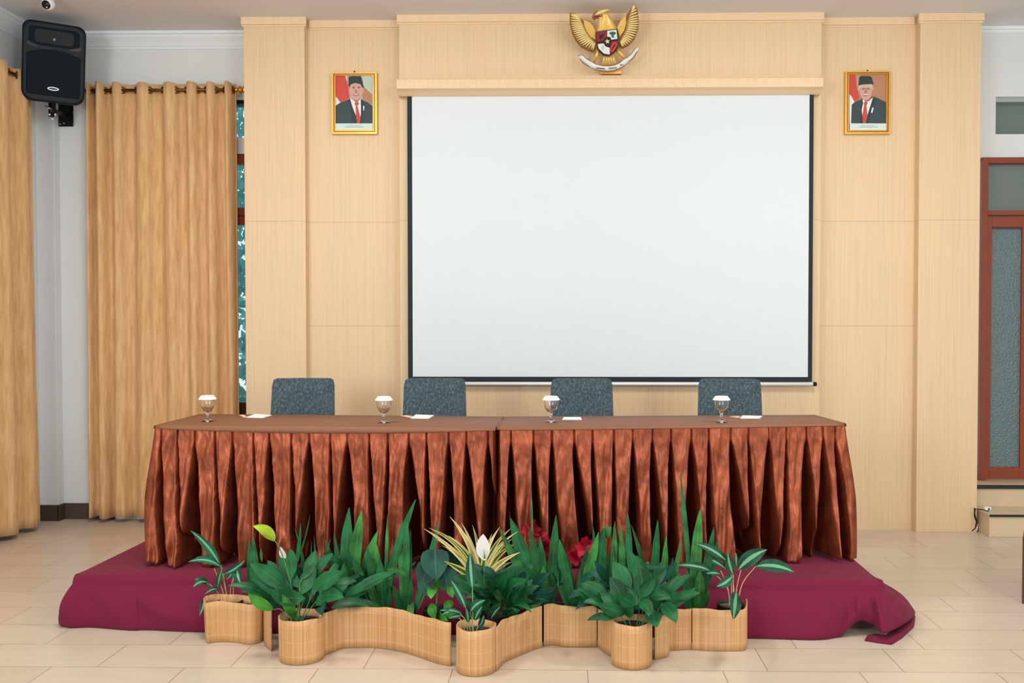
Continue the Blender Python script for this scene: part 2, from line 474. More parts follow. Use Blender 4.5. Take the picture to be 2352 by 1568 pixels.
# window behind the back curtain
def rectframe(mb, x0, x1, z0, z1, y0, y1, w, mi=0):
    mb.box((x0, y0, z0), (x0+w, y1, z1), mi).box((x1-w, y0, z0), (x1, y1, z1), mi)
    mb.box((x0+w, y0, z1-w), (x1-w, y1, z1), mi).box((x0+w, y0, z0), (x1-w, y1, z0+w), mi)
def window_left():
    w = struct(MB().box((wx0, YW+.02, zw1-.075), (wx1, YW+.1, zw1)).box((wx0, YW+.02, 0.02), (wx0+.05, YW+.1, zw1)).box((wx1-.05, YW+.02, .02), (wx1, YW+.1, zw1)).build('window_1', M['wood'], bevel=.003))
    zt0, zt1 = Z(515, YW, 555), Z(476, YW, 555)
    MB().box((wx0+.05, YW+.02, zt1-.06), (wx1-.05, YW+.1, zt1)).box((wx0+.05, YW+.035, zt0), (wx1-.05, YW+.085, zt1-.06)).build('transom_bar', M['wood'], w)
    mb = MB(); xs = X(559, YW)
    n = 3; L = (wx1-.05-(wx0+.05))/n
    zb = Z(925, YW, 555)
    for i in range(n):
        a = wx0+.05+L*i; b = a+L
        mb.box((a, YW+.03, .02), (a+.03, YW+.07, zt0)).box((b-.03, YW+.03, .02), (b, YW+.07, zt0))
        mb.box((a+.03, YW+.03, zb-.14), (b-.03, YW+.07, zb)).box((a+.03, YW+.045, .02), (b-.03, YW+.06, zb-.14))
    mb.build('casement', M['wooddk'], w)
    MB().box((wx0+.05, YW+.05, zt1), (wx1-.05, YW+.056, zw1-.075)).build('transom_pane', M['pane'], w)
    MB().box((wx0+.05, YW+.05, zb), (wx1-.05, YW+.056, zt0)).build('pane', M['pane'], w)
    v = struct(MB().box((wx0, YW+.01, zv1-.03), (wx1, YW+.12, zv1)).build('window_2', M['dkmetal']))
    MB().box((wx0, YW+.05, zv0), (wx1, YW+.056, zv1-.03)).build('pane', M['pane'], v)
window_left()

# right white wall with door, high window
YD = 7.42
xd0 = X(2251, YD)
zd1 = Z(362, YD, 2300)
xh0 = X(2282, YD); zh0, zh1 = Z(308, YD, 2300), Z(222, YD, 2300)
STEP2 = .335
mb = MB()
mb.box((xpr1, YD, zd1), (5.0, YD+.15, zh0)).box((xpr1, YD, zh1), (5.0, YD+.15, CEIL)).box((xpr1, YD, zh0), (xh0, YD+.15, zh1)).box((xh0+1.1, YD, zh0), (5.0, YD+.15, zh1)).box((xd0+1.75, YD, 0), (5.0, YD+.15, zd1))
struct(mb.build('wall_back_right', M['white']))
crown('trim_9', (xpr1, YD+.06, CEIL), (5.0, YD+.06, CEIL), (0, -1, 0))
v = struct(MB().box((xh0, YD+.02, zh1-.035), (xh0+1.1, YD+.13, zh1)).build('window_3', M['alu']))
MB().box((xh0, YD+.10, zh0), (xh0+1.1, YD+.106, zh1-.035)).build('pane', M['panegrey'], v)  # grey glass colour stands in for the reflected interior
# corridor beyond the door
struct(MB().box((xpr1, YD+1.6, 0), (5.2, YD+1.75, CEIL)).build('wall_corridor', simple('corridor_paint', (150, 156, 150), .8)))
# door
def door():
    zt = Z(484, YD, 2300); zb = STEP2
    d = struct(MB().box((xd0, YD-.02, zb), (xd0+.045, YD+.1, zd1)).box((xd0+.045, YD-.02, zd1-.045), (xd0+1.7, YD+.1, zd1)).box((xd0+1.7, YD-.02, zb), (xd0+1.745, YD+.1, zd1)).box((xd0+.045, YD-.02, zt-.035), (xd0+1.7, YD+.1, zt)).build('door_1', M['wood'], bevel=.003))
    MB().box((xd0+.045, YD+.04, zt), (xd0+1.7, YD+.046, zd1-.045)).build('transom_pane', M['panegrey'], d)
    l0 = xd0+.05; zlt = Z(498, YD, 2300); g0 = X(2277, YD); g1 = X(2346, YD)
    for a in (l0, l0+.82):
        k = a-l0; w = .81
        leaf = MB().box((a, YD, zb+.01), (g0+k, YD+.045, zlt)).box((g1+k, YD, zb+.01), (g1+k+.1, YD+.045, zlt))
        leaf.box((g0+k, YD, Z(521, YD, 2300)), (g1+k, YD+.045, zlt)).box((g0+k, YD, zb+.01), (g1+k, YD+.045, Z(1073, YD, 2300)))
        if k == 0:
            leaf.box((g1+.1, YD, zb+.01), (a+w, YD+.045, Z(1073, YD, 2300))).box((g1+.1, YD, Z(521, YD, 2300)), (a+w, YD+.045, zlt)).box((a+w-.08, YD, Z(1073, YD, 2300)), (a+w, YD+.045, Z(521, YD, 2300)))
        lf = leaf.build('door_leaf', M['wood'], d, bevel=.002)
        MB().box((g0+k, YD+.018, Z(1073, YD, 2300)), (g1+k if k else a+w-.08, YD+.026, Z(521, YD, 2300))).build('glass_pane', M['frost'], lf)
        rb = MB(); rb.box((g0+k-.0, YD-.003, Z(521, YD, 2300)-.012), (g1+k, YD+.018, Z(521, YD, 2300))); rb.build('glazing_bead', M['wooddk'], lf)
door()
# steps
xs0 = gr(2272, 1233).x; ys = gr(2272, 1233).y
s = struct(MB().box((xs0, ys, 0), (5.0, YD-.12, .15)).build('floor_step', M['step'], bevel=.003))
MB().box((xs0-.004, ys-.012, .15), (5.0, YD-.12, .168)).build('step_tread', M['step'], s)
MB().box((xs0-.004, ys-.014, .148), (5.0, ys-.0121, .166)).build('step_nosing', M['nosing'], s)
s2 = struct(MB().box((xpr1, 7.25, 0), (5.0, YD+1.6, STEP2-.03)).box((xpr1, 7.25, STEP2-.03), (5.0, YD+1.6, STEP2)).build('floor_landing', M['step']))
MB().box((xpr1, 7.236, STEP2-.035), (5.0, 7.2499, STEP2-.006)).build('step_nosing', M['nosing'], s2)
MB().box((xs0+.32, ys-.0012, 0), (xs0+.324, ys-.0001, .148)).build('tile_joint', M['dkbase'], s)

# ------------------------------------------------------------------ outside the left window
def tree(cx, cy, label, seed, n=4000):
    rnd = random.Random(seed)
    t = empty('leafy_tree', (cx, cy, 0), label, 'tree', 'trees outside the window')
    MB().tube([(cx, cy, 0), (cx+.05, cy, 1.5), (cx, cy+.1, 3)], [.1, .08, .05]).build('trunk', M['bark'], t)
    mb = MB()
    for i in range(n):
        p = Vector((cx+rnd.gauss(0, .5), cy+max(-.6, min(.6, rnd.gauss(0, .3))), rnd.uniform(.3, 4.6)))
        a = Vector((rnd.uniform(-1, 1), rnd.uniform(-.4, .4), rnd.uniform(-1, 1))).normalized()*.06
        b = a.cross(Vector((rnd.uniform(-.4, .4), 1, rnd.uniform(-.4, .4)))).normalized()*.028
        k = len(mb.v); mb.v += [p-a, p+b, p+a, p-b]; mb.face([k, k+1, k+2, k+3], 0, [(0, 0), (1, .5), (.5, 1), (0, .5)])
    mb.build('foliage', M['foliage'], t)
tree(-3.35, 9.2, 'leafy tree outside the left window, seen beside the curtain', 3)

# ------------------------------------------------------------------ stage and carpet
SZ = .25
TL = gr(163, 1322, SZ); TR = gr(2033, 1336, SZ)
BL = Vector((TL.x+.02, 6.85, SZ)); BR = Vector((TR.x+.02, 6.85, SZ))
stg = MB(); stg.prism([Vector((TL.x+.05, TL.y+.05, 0)), Vector((TR.x-.05, TR.y+.05, 0)), Vector((BR.x-.05, 6.8, 0)), Vector((BL.x+.05, 6.8, 0))], (0, 0, SZ-.012))
tag(stg.build('stage_platform', M['wooddk']), 'low wooden stage platform under the crimson carpet', 'stage')
def carpet():
    # control: top edge point, hem point
    def T(f): return TL.lerp(TR, f)
    L = [
     (BL, Vector((BL.x-.05, 6.85, .0))),
     (BL.lerp(TL, .33), Vector((TL.x-.06, 6.2, .0))),
     (BL.lerp(TL, .66), Vector((TL.x-.055, 5.5, .0))),
     (BL.lerp(TL, .93), gr(150, 1424)),
     (TL + Vector((.01, .0, 0)), gr(156, 1441)),
     (TL.lerp(TR, .02), gr(212, 1441)),
     (TL.lerp(TR, .07), gr(300, 1448)),
     (TL.lerp(TR, .095), gr(340, 1447)),
     (TL.lerp(TR, .17), gr(475, 1452)),
     (TL.lerp(TR, .33), gr(780, 1456)),
     (TL.lerp(TR, .5), gr(1090, 1458)),
     (TL.lerp(TR, .67), gr(1400, 1462)),
     (TL.lerp(TR, .83), gr(1715, 1466)),
     (TL.lerp(TR, .91), gr(1870, 1470)),
     (TL.lerp(TR, .945), gr(1925, 1464)),
     (TL.lerp(TR, .96), at(1950, 1440, 4.70)),
     (TL.lerp(TR, .972), at(1977, 1424, 4.72)),
     (TL.lerp(TR, .984), at(2008, 1436, 4.72)),
     (TL.lerp(TR, .992), at(2027, 1454, 4.63)),
     (TL.lerp(TR, .999), at(2050, 1446, 4.67)),
     (TR.lerp(BR, .03), at(2078, 1430, 4.76)),
     (TR.lerp(BR, .07), at(2096, 1416, 4.90)),
     (TR.lerp(BR, .14), gr(2092, 1398)),
     (TR.lerp(BR, .3), Vector((TR.x+.16, 5.45, .0))),
     (TR.lerp(BR, .6), Vector((TR.x+.10, 6.1, .0))),
     (BR, Vector((BR.x+.06, 6.85, .0))),
    ]
    A = [tuple(a)+tuple(h) for a, h in L]
    N = 420; rows = 22
    G = [[] for _ in range(rows+1)]
    rnd = random.Random(4)
    ph = [rnd.uniform(0, 6) for _ in range(4)]
    for i in range(N+1):
        u = i/N*(len(A)-1)
        q = catmull(A, u); top = Vector(q[:3]); hem = Vector(q[3:]); hem.z = max(hem.z, .003); top.z = SZ
        # outward direction
        out = (hem-top); out.z = 0
        if out.length < 1e-4: out = Vector((0, -1, 0))
        d = out.length; out.normalize()
        cen = Vector(((TL.x+TR.x)/2, 5.8, SZ))
        inn = Vector((-out.x, -out.y, 0))
        for r in range(rows+1):
            if r == 0: p = top + (cen-top).normalized()*.12
            elif r <= 6:
                a = (r/6)*PI/2; R = .045
                p = top + inn*(.045) + out*(math.sin(a)*R) + Vector((0, 0, -R+math.cos(a)*R))
            else:
                t = (r-6)/(rows-6)
                st = top + Vector((0, 0, -.045))
                p = st.lerp(hem, t)
                w = .012*math.sin(u*3.1+ph[0]+t*2)+.008*math.sin(u*7.3+ph[1]-t*3)
                p += out*w*math.sin(PI*min(1, t*1.1))*.9 if t < .9 else Vector((0, 0, 0))
                p += out*.034*math.sin(PI*t)**.7
                # diagonal sagging fold
                p += out*.018*math.exp(-((u-6.2-t*2.2)/.5)**2)*math.sin(PI*t)
            G[r].append(p)
    mb = MB(); mb.grid(G)
    k = len(mb.v); inner = [i for i in range(N+1)]
    # top sheet
    top_pts = G[0]
    mb.v.append(Vector(((TL.x+TR.x)/2, 5.9, SZ))); c = k
    for i in range(N): mb.face([i+1, i, c], 0, None, True)
    o = mb.build('stage_carpet', M['carpet'], solid=.006)
    lo = [gr(1986, 1472), gr(2015, 1477), gr(2048, 1481), gr(2072, 1466), gr(2098, 1441), gr(2101, 1420)]
    hi = [at(1994, 1459, 4.74), at(2010, 1456, 4.75), at(2034, 1457, 4.76), at(2058, 1446, 4.80), at(2084, 1428, 4.88), at(2098, 1414, 4.95)]
    md = [(a+b)/2+Vector((0, -.01, .012)) for a, b in zip(lo, hi)]
    f = MB(); f.grid([[p+Vector((0, 0, .004)) for p in lo], md, hi, [p+Vector((-.03, .06, -.03)) for p in hi]])
    f.build('folded_hem', M['carpet'], o, solid=.006)
    tag(o, 'crimson carpet draped over the low stage with its right front corner flared up', 'carpet')
carpet()

# ------------------------------------------------------------------ tables
TZ = SZ+.75
def quad(pts): return [gr(x, y, TZ) for x, y in pts]
QL = quad([(359, 977), (1139, 983), (1158, 958), (459, 952)])
QR = quad([(1141, 981.5), (1938, 972), (1872, 954), (1160, 958)])
def offset_in(Q, d):
    c = sum(Q, Vector())/4; return [p + (c-p).normalized()*d for p in Q]
def table(Q, where):
    c = sum(Q, Vector())/4
    t = empty('folding_table', (c.x, c.y, SZ+.006), 'folding table hidden under the brown cloth and copper skirt, '+where, 'table', 'cloth covered stage tables')
    q = offset_in(Q, .03)
    MB().prism([p+Vector((0, 0, -.03)) for p in q], (0, 0, .024)).build('tabletop', M['wooddk'], t)
    for p in [c+(p-c)*f_ for p, f_ in ((q[0], 1), (q[1], 1), (q[2], 1), (q[3], 1))] if False else [Vector((c.x+(p.x-c.x)*.8, c.y+.16+(p.y-c.y)*.2, p.z)) for p in Q]:
        MB().tube([(p.x, p.y, SZ+.008), (p.x, p.y, TZ-.03)], .013).build('leg', M['dkmetal'], t)
def cloth(Q, where, sag):
    mb = MB(); n = 40
    def edge(a, b): return [Q[a].lerp(Q[b], i/n) for i in range(n+1)]
    front, back = edge(0, 1), edge(3, 2)
    rows = []
    def drop(i, f):  # hem depth along the front
        s_ = i/n; return .005+sag*math.sin(PI*min(1, max(0, s_*1.05)))**.7
    o_ = Vector((0, 0, .003))
    b0 = [p+o_+Vector((0, .01, -.02)) for p in back]
    rows = [b0, [p+o_+Vector((0, .006, 0)) for p in back], [a.lerp(b, .5)+o_ for a, b in zip(front, back)], [p+o_ for p in front],
            [p+o_+Vector((0, -.012, -.003)) for p in front], [p+o_+Vector((0, -.016, -.009-drop(i, 0)*.4)) for i, p in enumerate(front)],
            [p+o_+Vector((0, -.019, -.009-drop(i, 0))) for i, p in enumerate(front)]]
    mb.grid(rows)
    sx = -1 if Q is QL else 1
    k0, k1 = (0, 3) if Q is QL else (1, 2)
    side = [Q[k0].lerp(Q[k1], i/10)+o_ for i in range(11)]
    mb.grid([side, [p+Vector((sx*.012, 0, -.004)) for p in side], [p+Vector((sx*.015, 0, -.02)) for p in side]])
    tag(mb.build('tablecloth', M['cloth'], solid=.002), 'plain brown cloth stretched over the %s table top' % where, 'tablecloth', 'brown tablecloths')
table(QL, 'left of the seam'); table(QR, 'right of the seam')
cloth(QL, 'left', .022); cloth(QR, 'right', .004)

SL = [371, 409.6, 449.7, 497, 537, 586.6, 623, 674, 715, 763.6, 802.5, 853, 894.6, 943, 983, 1032.6, 1072.7, 1121]
SR = [1174, 1224, 1265, 1314.7, 1356, 1404, 1446.8, 1491.6, 1534, 1581, 1621, 1672, 1713.5, 1760.6, 1802, 1849, 1888, 1918]
# seam index -> (drift px to the right at hem, valley width px at hem, depth)
DL = [(16, 14, .8), (12, 8, .5), (-6, 30, 1), (14, 9, .5), (-4, 26, 1), (16, 8, .5), (0, 24, .9), (10, 12, .6), (-6, 34, 1), (6, 8, .5), (-4, 34, 1), (10, 14, .6), (-4, 10, .6), (12, 42, 1), (6, 14, .8), (-4, 26, .9), (14, 30, 1), (6, 30, .9)]
DR = [(4, 26, 1), (14, 18, .8), (4, 22, .9), (34, 26, 1), (10, 12, .8), (2, 8, .5), (4, 22, .9), (14, 26, 1), (4, 20, .8), (8, 34, 1), (4, 14, .6), (34, 34, 1), (14, 12, .7), (0, 36, 1), (-6, 10, .7), (6, 36, .75), (6, 26, .6), (8, 18, .5)]
def skirt(Q, seams, D, side, label):
    rnd = random.Random(int(seams[0]))
    f0, f1 = Q[0], Q[1]
    x0, x1 = (359, 1139) if side < 0 else (1143, 1938)
    rows = 54; step = 1.25; M_ = int((x1-x0)/step)
    kf = [rnd.uniform(-1, 1) for _ in range(40)]
    H = TZ-.004-SZ-.012
    band = .09   # stitched header height
    cols = []
    dirx = (f1-f0).normalized(); nrm = Vector((dirx.y, -dirx.x, 0))
    # side run
    sp = []
    ns = 110
    if side < 0:
        for i in range(ns): sp.append(('s', i/ns))
    for i in range(M_+1): sp.append(('f', x0+(x1-x0)*i/M_))
    if side > 0:
        for i in range(1, ns+1): sp.append(('s', i/ns))
    bk = Q[3] if side < 0 else Q[2]
    cf = Q[0] if side < 0 else Q[1]
    G = [[] for _ in range(rows+1)]
    for kind, a in sp:
        for r in range(rows+1):
            t = r/rows; z = TZ-.004-H*t
            tb = smooth(band/H*.9, 1.0, t)      # 0 in header, grows below
            tv = max(0, (t-band/H)/(1-band/H))
            if kind == 'f':
                xx = a; d = 0; lat = 0
                best = None
                for (s0, (dr, w, dp)) in zip(seams, D):
                    dr2 = dr*tv**1.1 + 5*tv*mnoise.noise(Vector((s0*.37, t*3.2, 1.7)))
                    c_ = s0+dr2
                    ww = 1.9 + w*.54*tv**.65*(1+.22*mnoise.noise(Vector((s0*.21, t*2.6, 5.1))))
                    e = abs(xx-c_)/ww
                    v = 1-smooth(.55, 1.25, e)
                    d -= v*(.016*smooth(0, .03, t)+.30*min(1, dp+.15)*min(1, tv*3)**.7)
                    # crisp rounded lip next to valley
                    e2 = (abs(xx-c_)-ww*1.35)/(5+w*.15)
                    d += .012*tv*math.exp(-e2*e2)
                # broad panel belly and small creases
                d += .020*tv*math.sin(xx*.067+kf[0]*3)+.009*tb*math.sin(xx*.19+kf[1]*3+t*4)
                d += .006*tv*math.sin(xx*.33+t*9+kf[2]*4)
                d += .026*tv*mnoise.noise(Vector((xx*.028, t*2.4, x0*.01)))+.012*smooth(0, .15, t)*mnoise.noise(Vector((xx*.075+t*2, t*6, 3.3)))+.003*mnoise.noise(Vector((xx*.13-t*5, t*22, 7.7)))
                inn = (x1-xx) if side < 0 else (xx-x0)
                d -= .16*smooth(7, 0, inn)
                base = f0.lerp(f1, (xx-x0)/(x1-x0))
                flare = .02*t
                p = base + nrm*(d+flare+.003)
                # corner roll-out at the free end
                e = (xx-x0) if side < 0 else (x1-xx)
                k = smooth(60, 0, e)*smooth(.05, .6, t)
                p.x += side*.035*k
                # tall column inner corner pinch at the seam between tables
                p.z = z + (.010*math.sin(xx*.09)+.006*math.sin(xx*.23+1))*smooth(.9, 1, t)*(1 if math.sin(xx*.09) > 0 else .3)
            else:
                q = (1-a) if side < 0 else a      # q 0 at front corner, 1 at the back
                base = cf.lerp(bk, q)
                wv = math.sin(q*31+kf[4])*.028*tv+math.sin(q*11+kf[5])*.02*tv
                out = .025*math.sin(PI*min(1, t*.9))**.6+.035*smooth(.05, .6, t)
                p = base + Vector((side*(out+wv*smooth(0, .12, q)+.004), 0, 0))
                fl = .003+.02*t
                p.y -= fl*(1-smooth(0, .2, q))
                p.z = z
            p.z = max(p.z, SZ+.008)
            G[r].append(p)
    mb = MB(); mb.grid(G)
    o = mb.build('table_skirt', M['satin'], solid=.0015)
    tag(o, label, 'table skirt', 'copper satin table skirts')
skirt(QL, SL, DL, -1, 'pleated copper-brown satin skirt around the left stage table')
skirt(QR, SR, DR, 1, 'pleated copper-brown satin skirt around the right stage table')

# ------------------------------------------------------------------ chairs
def rounded_slab(w0, w1, h, th, curve, z0, lean, n=14, m=12):
    """backrest: w0 width at bottom, w1 at top"""
    def pt(u, v, s_):
        w = w0+(w1-w0)*v
        # round the top corners
        hh = h*v
        x = (u-.5)*w
        r = .03
        z = z0+hh
        cx_ = abs(x)-(w/2-r); cz = hh-(h-r)
        if cx_ > 0 and cz > 0:
            L = math.hypot(cx_, cz)
            if L > r:
                x = math.copysign(w/2-r+cx_/L*r, x); z = z0+h-r+cz/L*r
        y = curve*(1-(2*u-1)**2)+lean*v*h
        edge = min(1, min(u, 1-u)*n/1.2, (1-v)*m/1.2, v*m/1.2+.4)
        return Vector((x, y+s_*th/2*(.55+.45*edge), z))
    mb = MB()
    fr = [[pt(j/n, i/m, -1) for j in range(n+1)] for i in range(m+1)]
    bk = [[pt(j/n, i/m, 1) for j in range(n+1)] for i in range(m+1)]
    mb.grid(fr); mb.grid([r[::-1] for r in bk])
    loopf = fr[0] + [r[-1] for r in fr[1:]] + fr[-1][::-1][1:] + [r[0] for r in fr[::-1][1:]]
    loopb = bk[0] + [r[-1] for r in bk[1:]] + bk[-1][::-1][1:] + [r[0] for r in bk[::-1][1:]]
    mb.grid([loopf, loopb])
    return mb
def make_chair(loc, rz, label, w0, w1):
    t = empty('fabric_chair', loc, label, 'chair', 'grey fabric chairs behind the stage tables', rz)
    b = rounded_slab(w0, w1, .50, .045, .03, .43, .14).build('backrest', M['fabric'], smooth=True); b.parent = t
    s_ = MB().box((-.22, -.44, .40), (.22, 0, .47)).build('seat', M['fabric'], bevel=.025); s_.parent = t
    for x in (-.19, .19):
        for y in (-.40, -.02):
            l = MB().tube([(x*1.05, y-.01, 0), (x, y, .40)], .012).build('leg', M['dkmetal']); l.parent = t
        c = MB().tube([(x*.9, -.01, .40), (x*.9, .015, .55)], .010).build('back_bracket', M['dkmetal']); c.parent = t
    return t
CY_ = 6.12
def cx(px): return at(px, 900, CY_).x
cz = SZ+.006
c0 = make_chair((cx(692), CY_, cz), math.radians(3), 'grey fabric chair at the far left end, its back in front of the left pilaster', .42, .395)
dup(c0, (cx(997), CY_, cz), math.radians(3), 'grey fabric chair under the lower left corner of the projection screen')
dup(c0, (cx(1336), CY_, cz), math.radians(-1), 'grey fabric chair below the middle of the projection screen')
dup(c0, (cx(1678), CY_, cz), math.radians(-4), 'grey fabric chair nearest the right end of the tables')

# ------------------------------------------------------------------ glasses, covers and papers
def goblet():
    mb = MB()
    prof = [(.0, .0), (.031, .0), (.032, .003), (.026, .006), (.010, .012), (.0065, .022), (.0085, .034), (.0065, .044), (.010, .052), (.024, .064), (.034, .080), (.038, .100), (.0385, .120), (.037, .140), (.0385, .141),
            ]
    inner = [(.0365, .140), (.0372, .120), (.0365, .100), (.032, .081), (.022, .067), (.010, .058), (.0, .056)]
    mb.lathe(prof[:-1]+inner, seg=32, cap=False)
    return mb
GP = [(477, 968), (882, 971), (1266, 970), (1657, 970)]
names = ['far left end of the tables', 'between the two left chairs', 'just right of the seam between the tables', 'in front of the rightmost chair']
g0 = None
for i, (x, y) in enumerate(GP):
    p = gr(x, y, TZ+.0045)
    lab = 'clear stemmed water glass with a white cover, ' + names[i]
    if g0 is None:
        g0 = goblet().build('water_glass', M['glass'], smooth=True); o = g0
    else: o = g0.copy(); COL.objects.link(o)
    o.location = p; tag(o, lab, 'glass', 'covered water glasses')
    if i == 0:
        seg = 48; P = []
        for r, z in ((.0, .021), (.030, .021), (.033, .0205), (.0455, .003), (.0465, .0), (.0455, .0), (.032, .018), (.0, .0185)):
            P.append([Vector(((r+(.0012*math.cos(j*PI) if r > .03 else 0))*math.cos(2*PI*j/seg), (r+(.0012*math.cos(j*PI) if r > .03 else 0))*math.sin(2*PI*j/seg), z)) for j in range(seg)])
        m = MB(); m.grid(P, 0, True, smooth=False); k0 = m.build('glass_cover', M['paper']); k = k0
    else: k = k0.copy(); COL.objects.link(k)
    k.location = p + Vector((0, 0, .1225))
    tag(k, 'white fluted paper cover on the glass ' + names[i], 'cover', 'paper glass covers')
def notes(pts, flap, label):
    z = TZ+.0045
    P = [gr(x, y, z) for x, y in pts]; c = sum(P, Vector())/len(P)
    o = MB().prism(P, (0, 0, .004)).build('notepad', M['paper'], origin=c)
    if flap:
        q = [gr(x, y, z+.001) for x, y in flap]
        MB().prism(q, (0, 0, .003)).build('cover_flap', M['tanpaper'], o)
    tag(o, label, 'notepad', 'notepads on the stage tables')
notes([(566, 959), (605, 960), (624, 954), (586, 951.5)], [(549, 954), (560, 953), (567, 958), (562, 960)], 'white notepad near the left end of the tables, before the first chair')
notes([(944, 961), (985, 961.5), (997, 954.5), (955, 953)], [(921, 955.5), (934, 954), (950, 957), (944, 960.5)], 'white notepad before the chair at the lower left screen corner')
notes([(1292, 964), (1336, 964), (1334, 959), (1294, 959)], None, 'small white notepad before the chair below the screen centre')
notes([(1700, 961), (1745, 961), (1751, 956.5), (1706, 955)], [(1676, 957.5), (1694, 955.8), (1702, 958), (1696, 960)], 'white notepad near the right end, before the rightmost chair')

# ------------------------------------------------------------------ projection screen
def screen():
    Y = 7.02
    x0, x1 = X(937, Y), X(1866, Y); zt = Z(216, Y); zb = Z(876, Y)
    t = empty('projection_screen', ((x0+x1)/2, Y, zb), 'large white pull-down projection screen with black border hanging on the centre wall', 'projection screen')
    MB().box((x0, Y, zb), (x1, Y+.003, zt+.02)).build('border', M['border'], t)
    n = 40; xa, xb = X(948, Y), X(1856, Y); za = Z(865, Y)
    G = [[Vector((xa+(xb-xa)*j/n, Y-.0025-.004*math.sin(PI*j/n)*0, za+(zt-za)*i/20)) for j in range(n+1)] for i in range(21)]
    mb = MB(); mb.grid(G); mb.build('viewing_surface', M['screen'], t)
    MB().tube([(X(937, Y), Y, zb-.016), (X(1875, Y), Y, zb-.016)], .013, 12).build('bottom_bar', M['crown'], t)
    MB().tube([(X(1868, Y), Y, zb-.016), (X(1876, Y), Y, zb-.016)], .015, 12).build('bar_end_cap', M['black'], t)
screen()

# ------------------------------------------------------------------ framed portraits
def pic(x, y, ox, oy): return (ox+x/9.226, oy+y/9.226)
def ell(cx_, cy_, rx, ry, n=24, a0=0, a1=2*PI): return [(cx_+rx*math.cos(a0+(a1-a0)*i/n), cy_+ry*math.sin(a0+(a1-a0)*i/n)) for i in range(n if abs(a1-a0-2*PI) < .01 else n+1)]
def portrait(ox, oy, outer, inner, layers, label, nail):
    Y = 7.16
    P = lambda x, y, yy: at(*pic(x, y, ox, oy), yy)
    a = P(outer[0], outer[3], Y); b = P(outer[2], outer[1], Y)
    t = empty('framed_portrait', ((a.x+b.x)/2, YR, a.z), label, 'framed photograph', 'framed portraits on the stage wall')
    xi0, xi1 = P(inner[0], 0, Y).x, P(inner[2], 0, Y).x; zi0, zi1 = P(0, inner[3], Y).z, P(0, inner[1], Y).z
    mb = MB()
    # stepped gilt moulding
    for (i0, i1, y0, mi) in ((0, .45, Y-.003, 0), (.45, .8, Y+.004, 1), (.8, 1, Y+.002, 0)):
        xa, xb = a.x+(xi0-a.x)*i0, a.x+(xi0-a.x)*i1; xc_, xd = b.x+(xi1-b.x)*i1, b.x+(xi1-b.x)*i0
        za, zb_ = a.z+(zi0-a.z)*i0, a.z+(zi0-a.z)*i1; zc, zd = b.z+(zi1-b.z)*i1, b.z+(zi1-b.z)*i0
        mb.box((xa, y0, za), (xb, YR-.001, zd), mi).box((xc_, y0, za), (xd, YR-.001, zd), mi)
        mb.box((xb, y0, za), (xc_, YR-.001, zb_), mi).box((xb, y0, zc), (xc_, YR-.001, zd), mi)
    mb.build('frame', [M['frame'], M['framedk']], t)
    mats = []; mb = MB()
    for i, (mat, poly) in enumerate(layers):
        if mat not in mats: mats.append(mat)
        y = Y+.016-.0004*i
        mb.prism([P(x, yy, y) for x, yy in poly], (0, .0003, 0), mats.index(mat))
    mb.build('photograph', [M[m] for m in mats], t)
    p = P(nail[0], nail[1], Y+.01)
    MB().lathe([(.004, 0), (.006, .004), (.0, .006)], (p.x, Y+.02, p.z), 8, rot=Matrix.Rotation(PI/2, 3, 'X')).build('hanging_nail', M['dkmetal'], t)
def caplines(y0, x0, x1):
    out = []
    for k, (a, b) in enumerate(((x0+180, x1-180), (x0+140, x1-140))):
        out.append(('ink', [(a, y0+k*32), (b, y0+k*32), (b, y0+k*32+8), (a, y0+k*32+8)]))
    return out
L1 = [('bggreen', [(275, 215), (1075, 215), (1075, 1370), (275, 1370)]),
      ('bgrose', [(540, 215), (600, 215), (600, 760), (480, 760)]),
      ('bgbrown', [(870, 440), (1060, 620), (1060, 830), (840, 760)]),
      ('redp', [(275, 215), (480, 215), (545, 420), (580, 690), (500, 740), (390, 790), (330, 700), (280, 640)]),
      ('whitep', [(275, 650), (320, 710), (380, 790), (275, 860)]),
      ('suit', [(285, 1230), (285, 860), (370, 800), (560, 720), (620, 700), (800, 720), (960, 780), (1065, 860), (1065, 1230)]),
      ('skin2', [(620, 620), (810, 620), (815, 740), (720, 800), (620, 740)]),
      ('whitep', [(585, 690), (640, 720), (730, 800), (815, 700), (830, 1080), (770, 1150), (690, 1020), (630, 860)]),
      ('suitlapel', [(560, 720), (590, 700), (640, 880), (720, 1080), (760, 1225), (640, 1225), (600, 900)]),
      ('suitlapel', [(825, 710), (880, 760), (860, 1000), (830, 1225), (790, 1225), (820, 1040)]),
      ('redp', [(690, 790), (770, 780), (775, 830), (745, 850), (815, 1120), (800, 1225), (740, 1225), (715, 1060), (710, 850), (690, 830)]),
      ('skin', ell(715, 540, 138, 200)), ('skin', ell(872, 540, 18, 45, 12)), ('skin', ell(578, 540, 16, 40, 12)),
      ('hat', [(560, 460), (562, 250), (620, 228), (820, 228), (850, 330), (880, 470), (840, 460), (815, 400), (700, 372), (610, 400)]),
      ('skin2', [(640, 452), (690, 446), (690, 466), (640, 470)]), ('skin2', [(745, 446), (805, 452), (805, 470), (745, 466)]),
      ('inkdk', ell(665, 478, 20, 7, 10)), ('inkdk', ell(775, 478, 20, 7, 10)),
      ('skin2', [(712, 500), (722, 500), (745, 575), (700, 580)]), ('skin2', ell(715, 625, 62, 22, 16)), ('whitep', ell(718, 620, 40, 8, 12)),
      ('whitep', [(865, 850), (895, 870), (890, 960), (870, 950)]),
      ('caption', [(275, 1230), (1070, 1230), (1070, 1370), (275, 1370)])] + caplines(1270, 330, 1010)
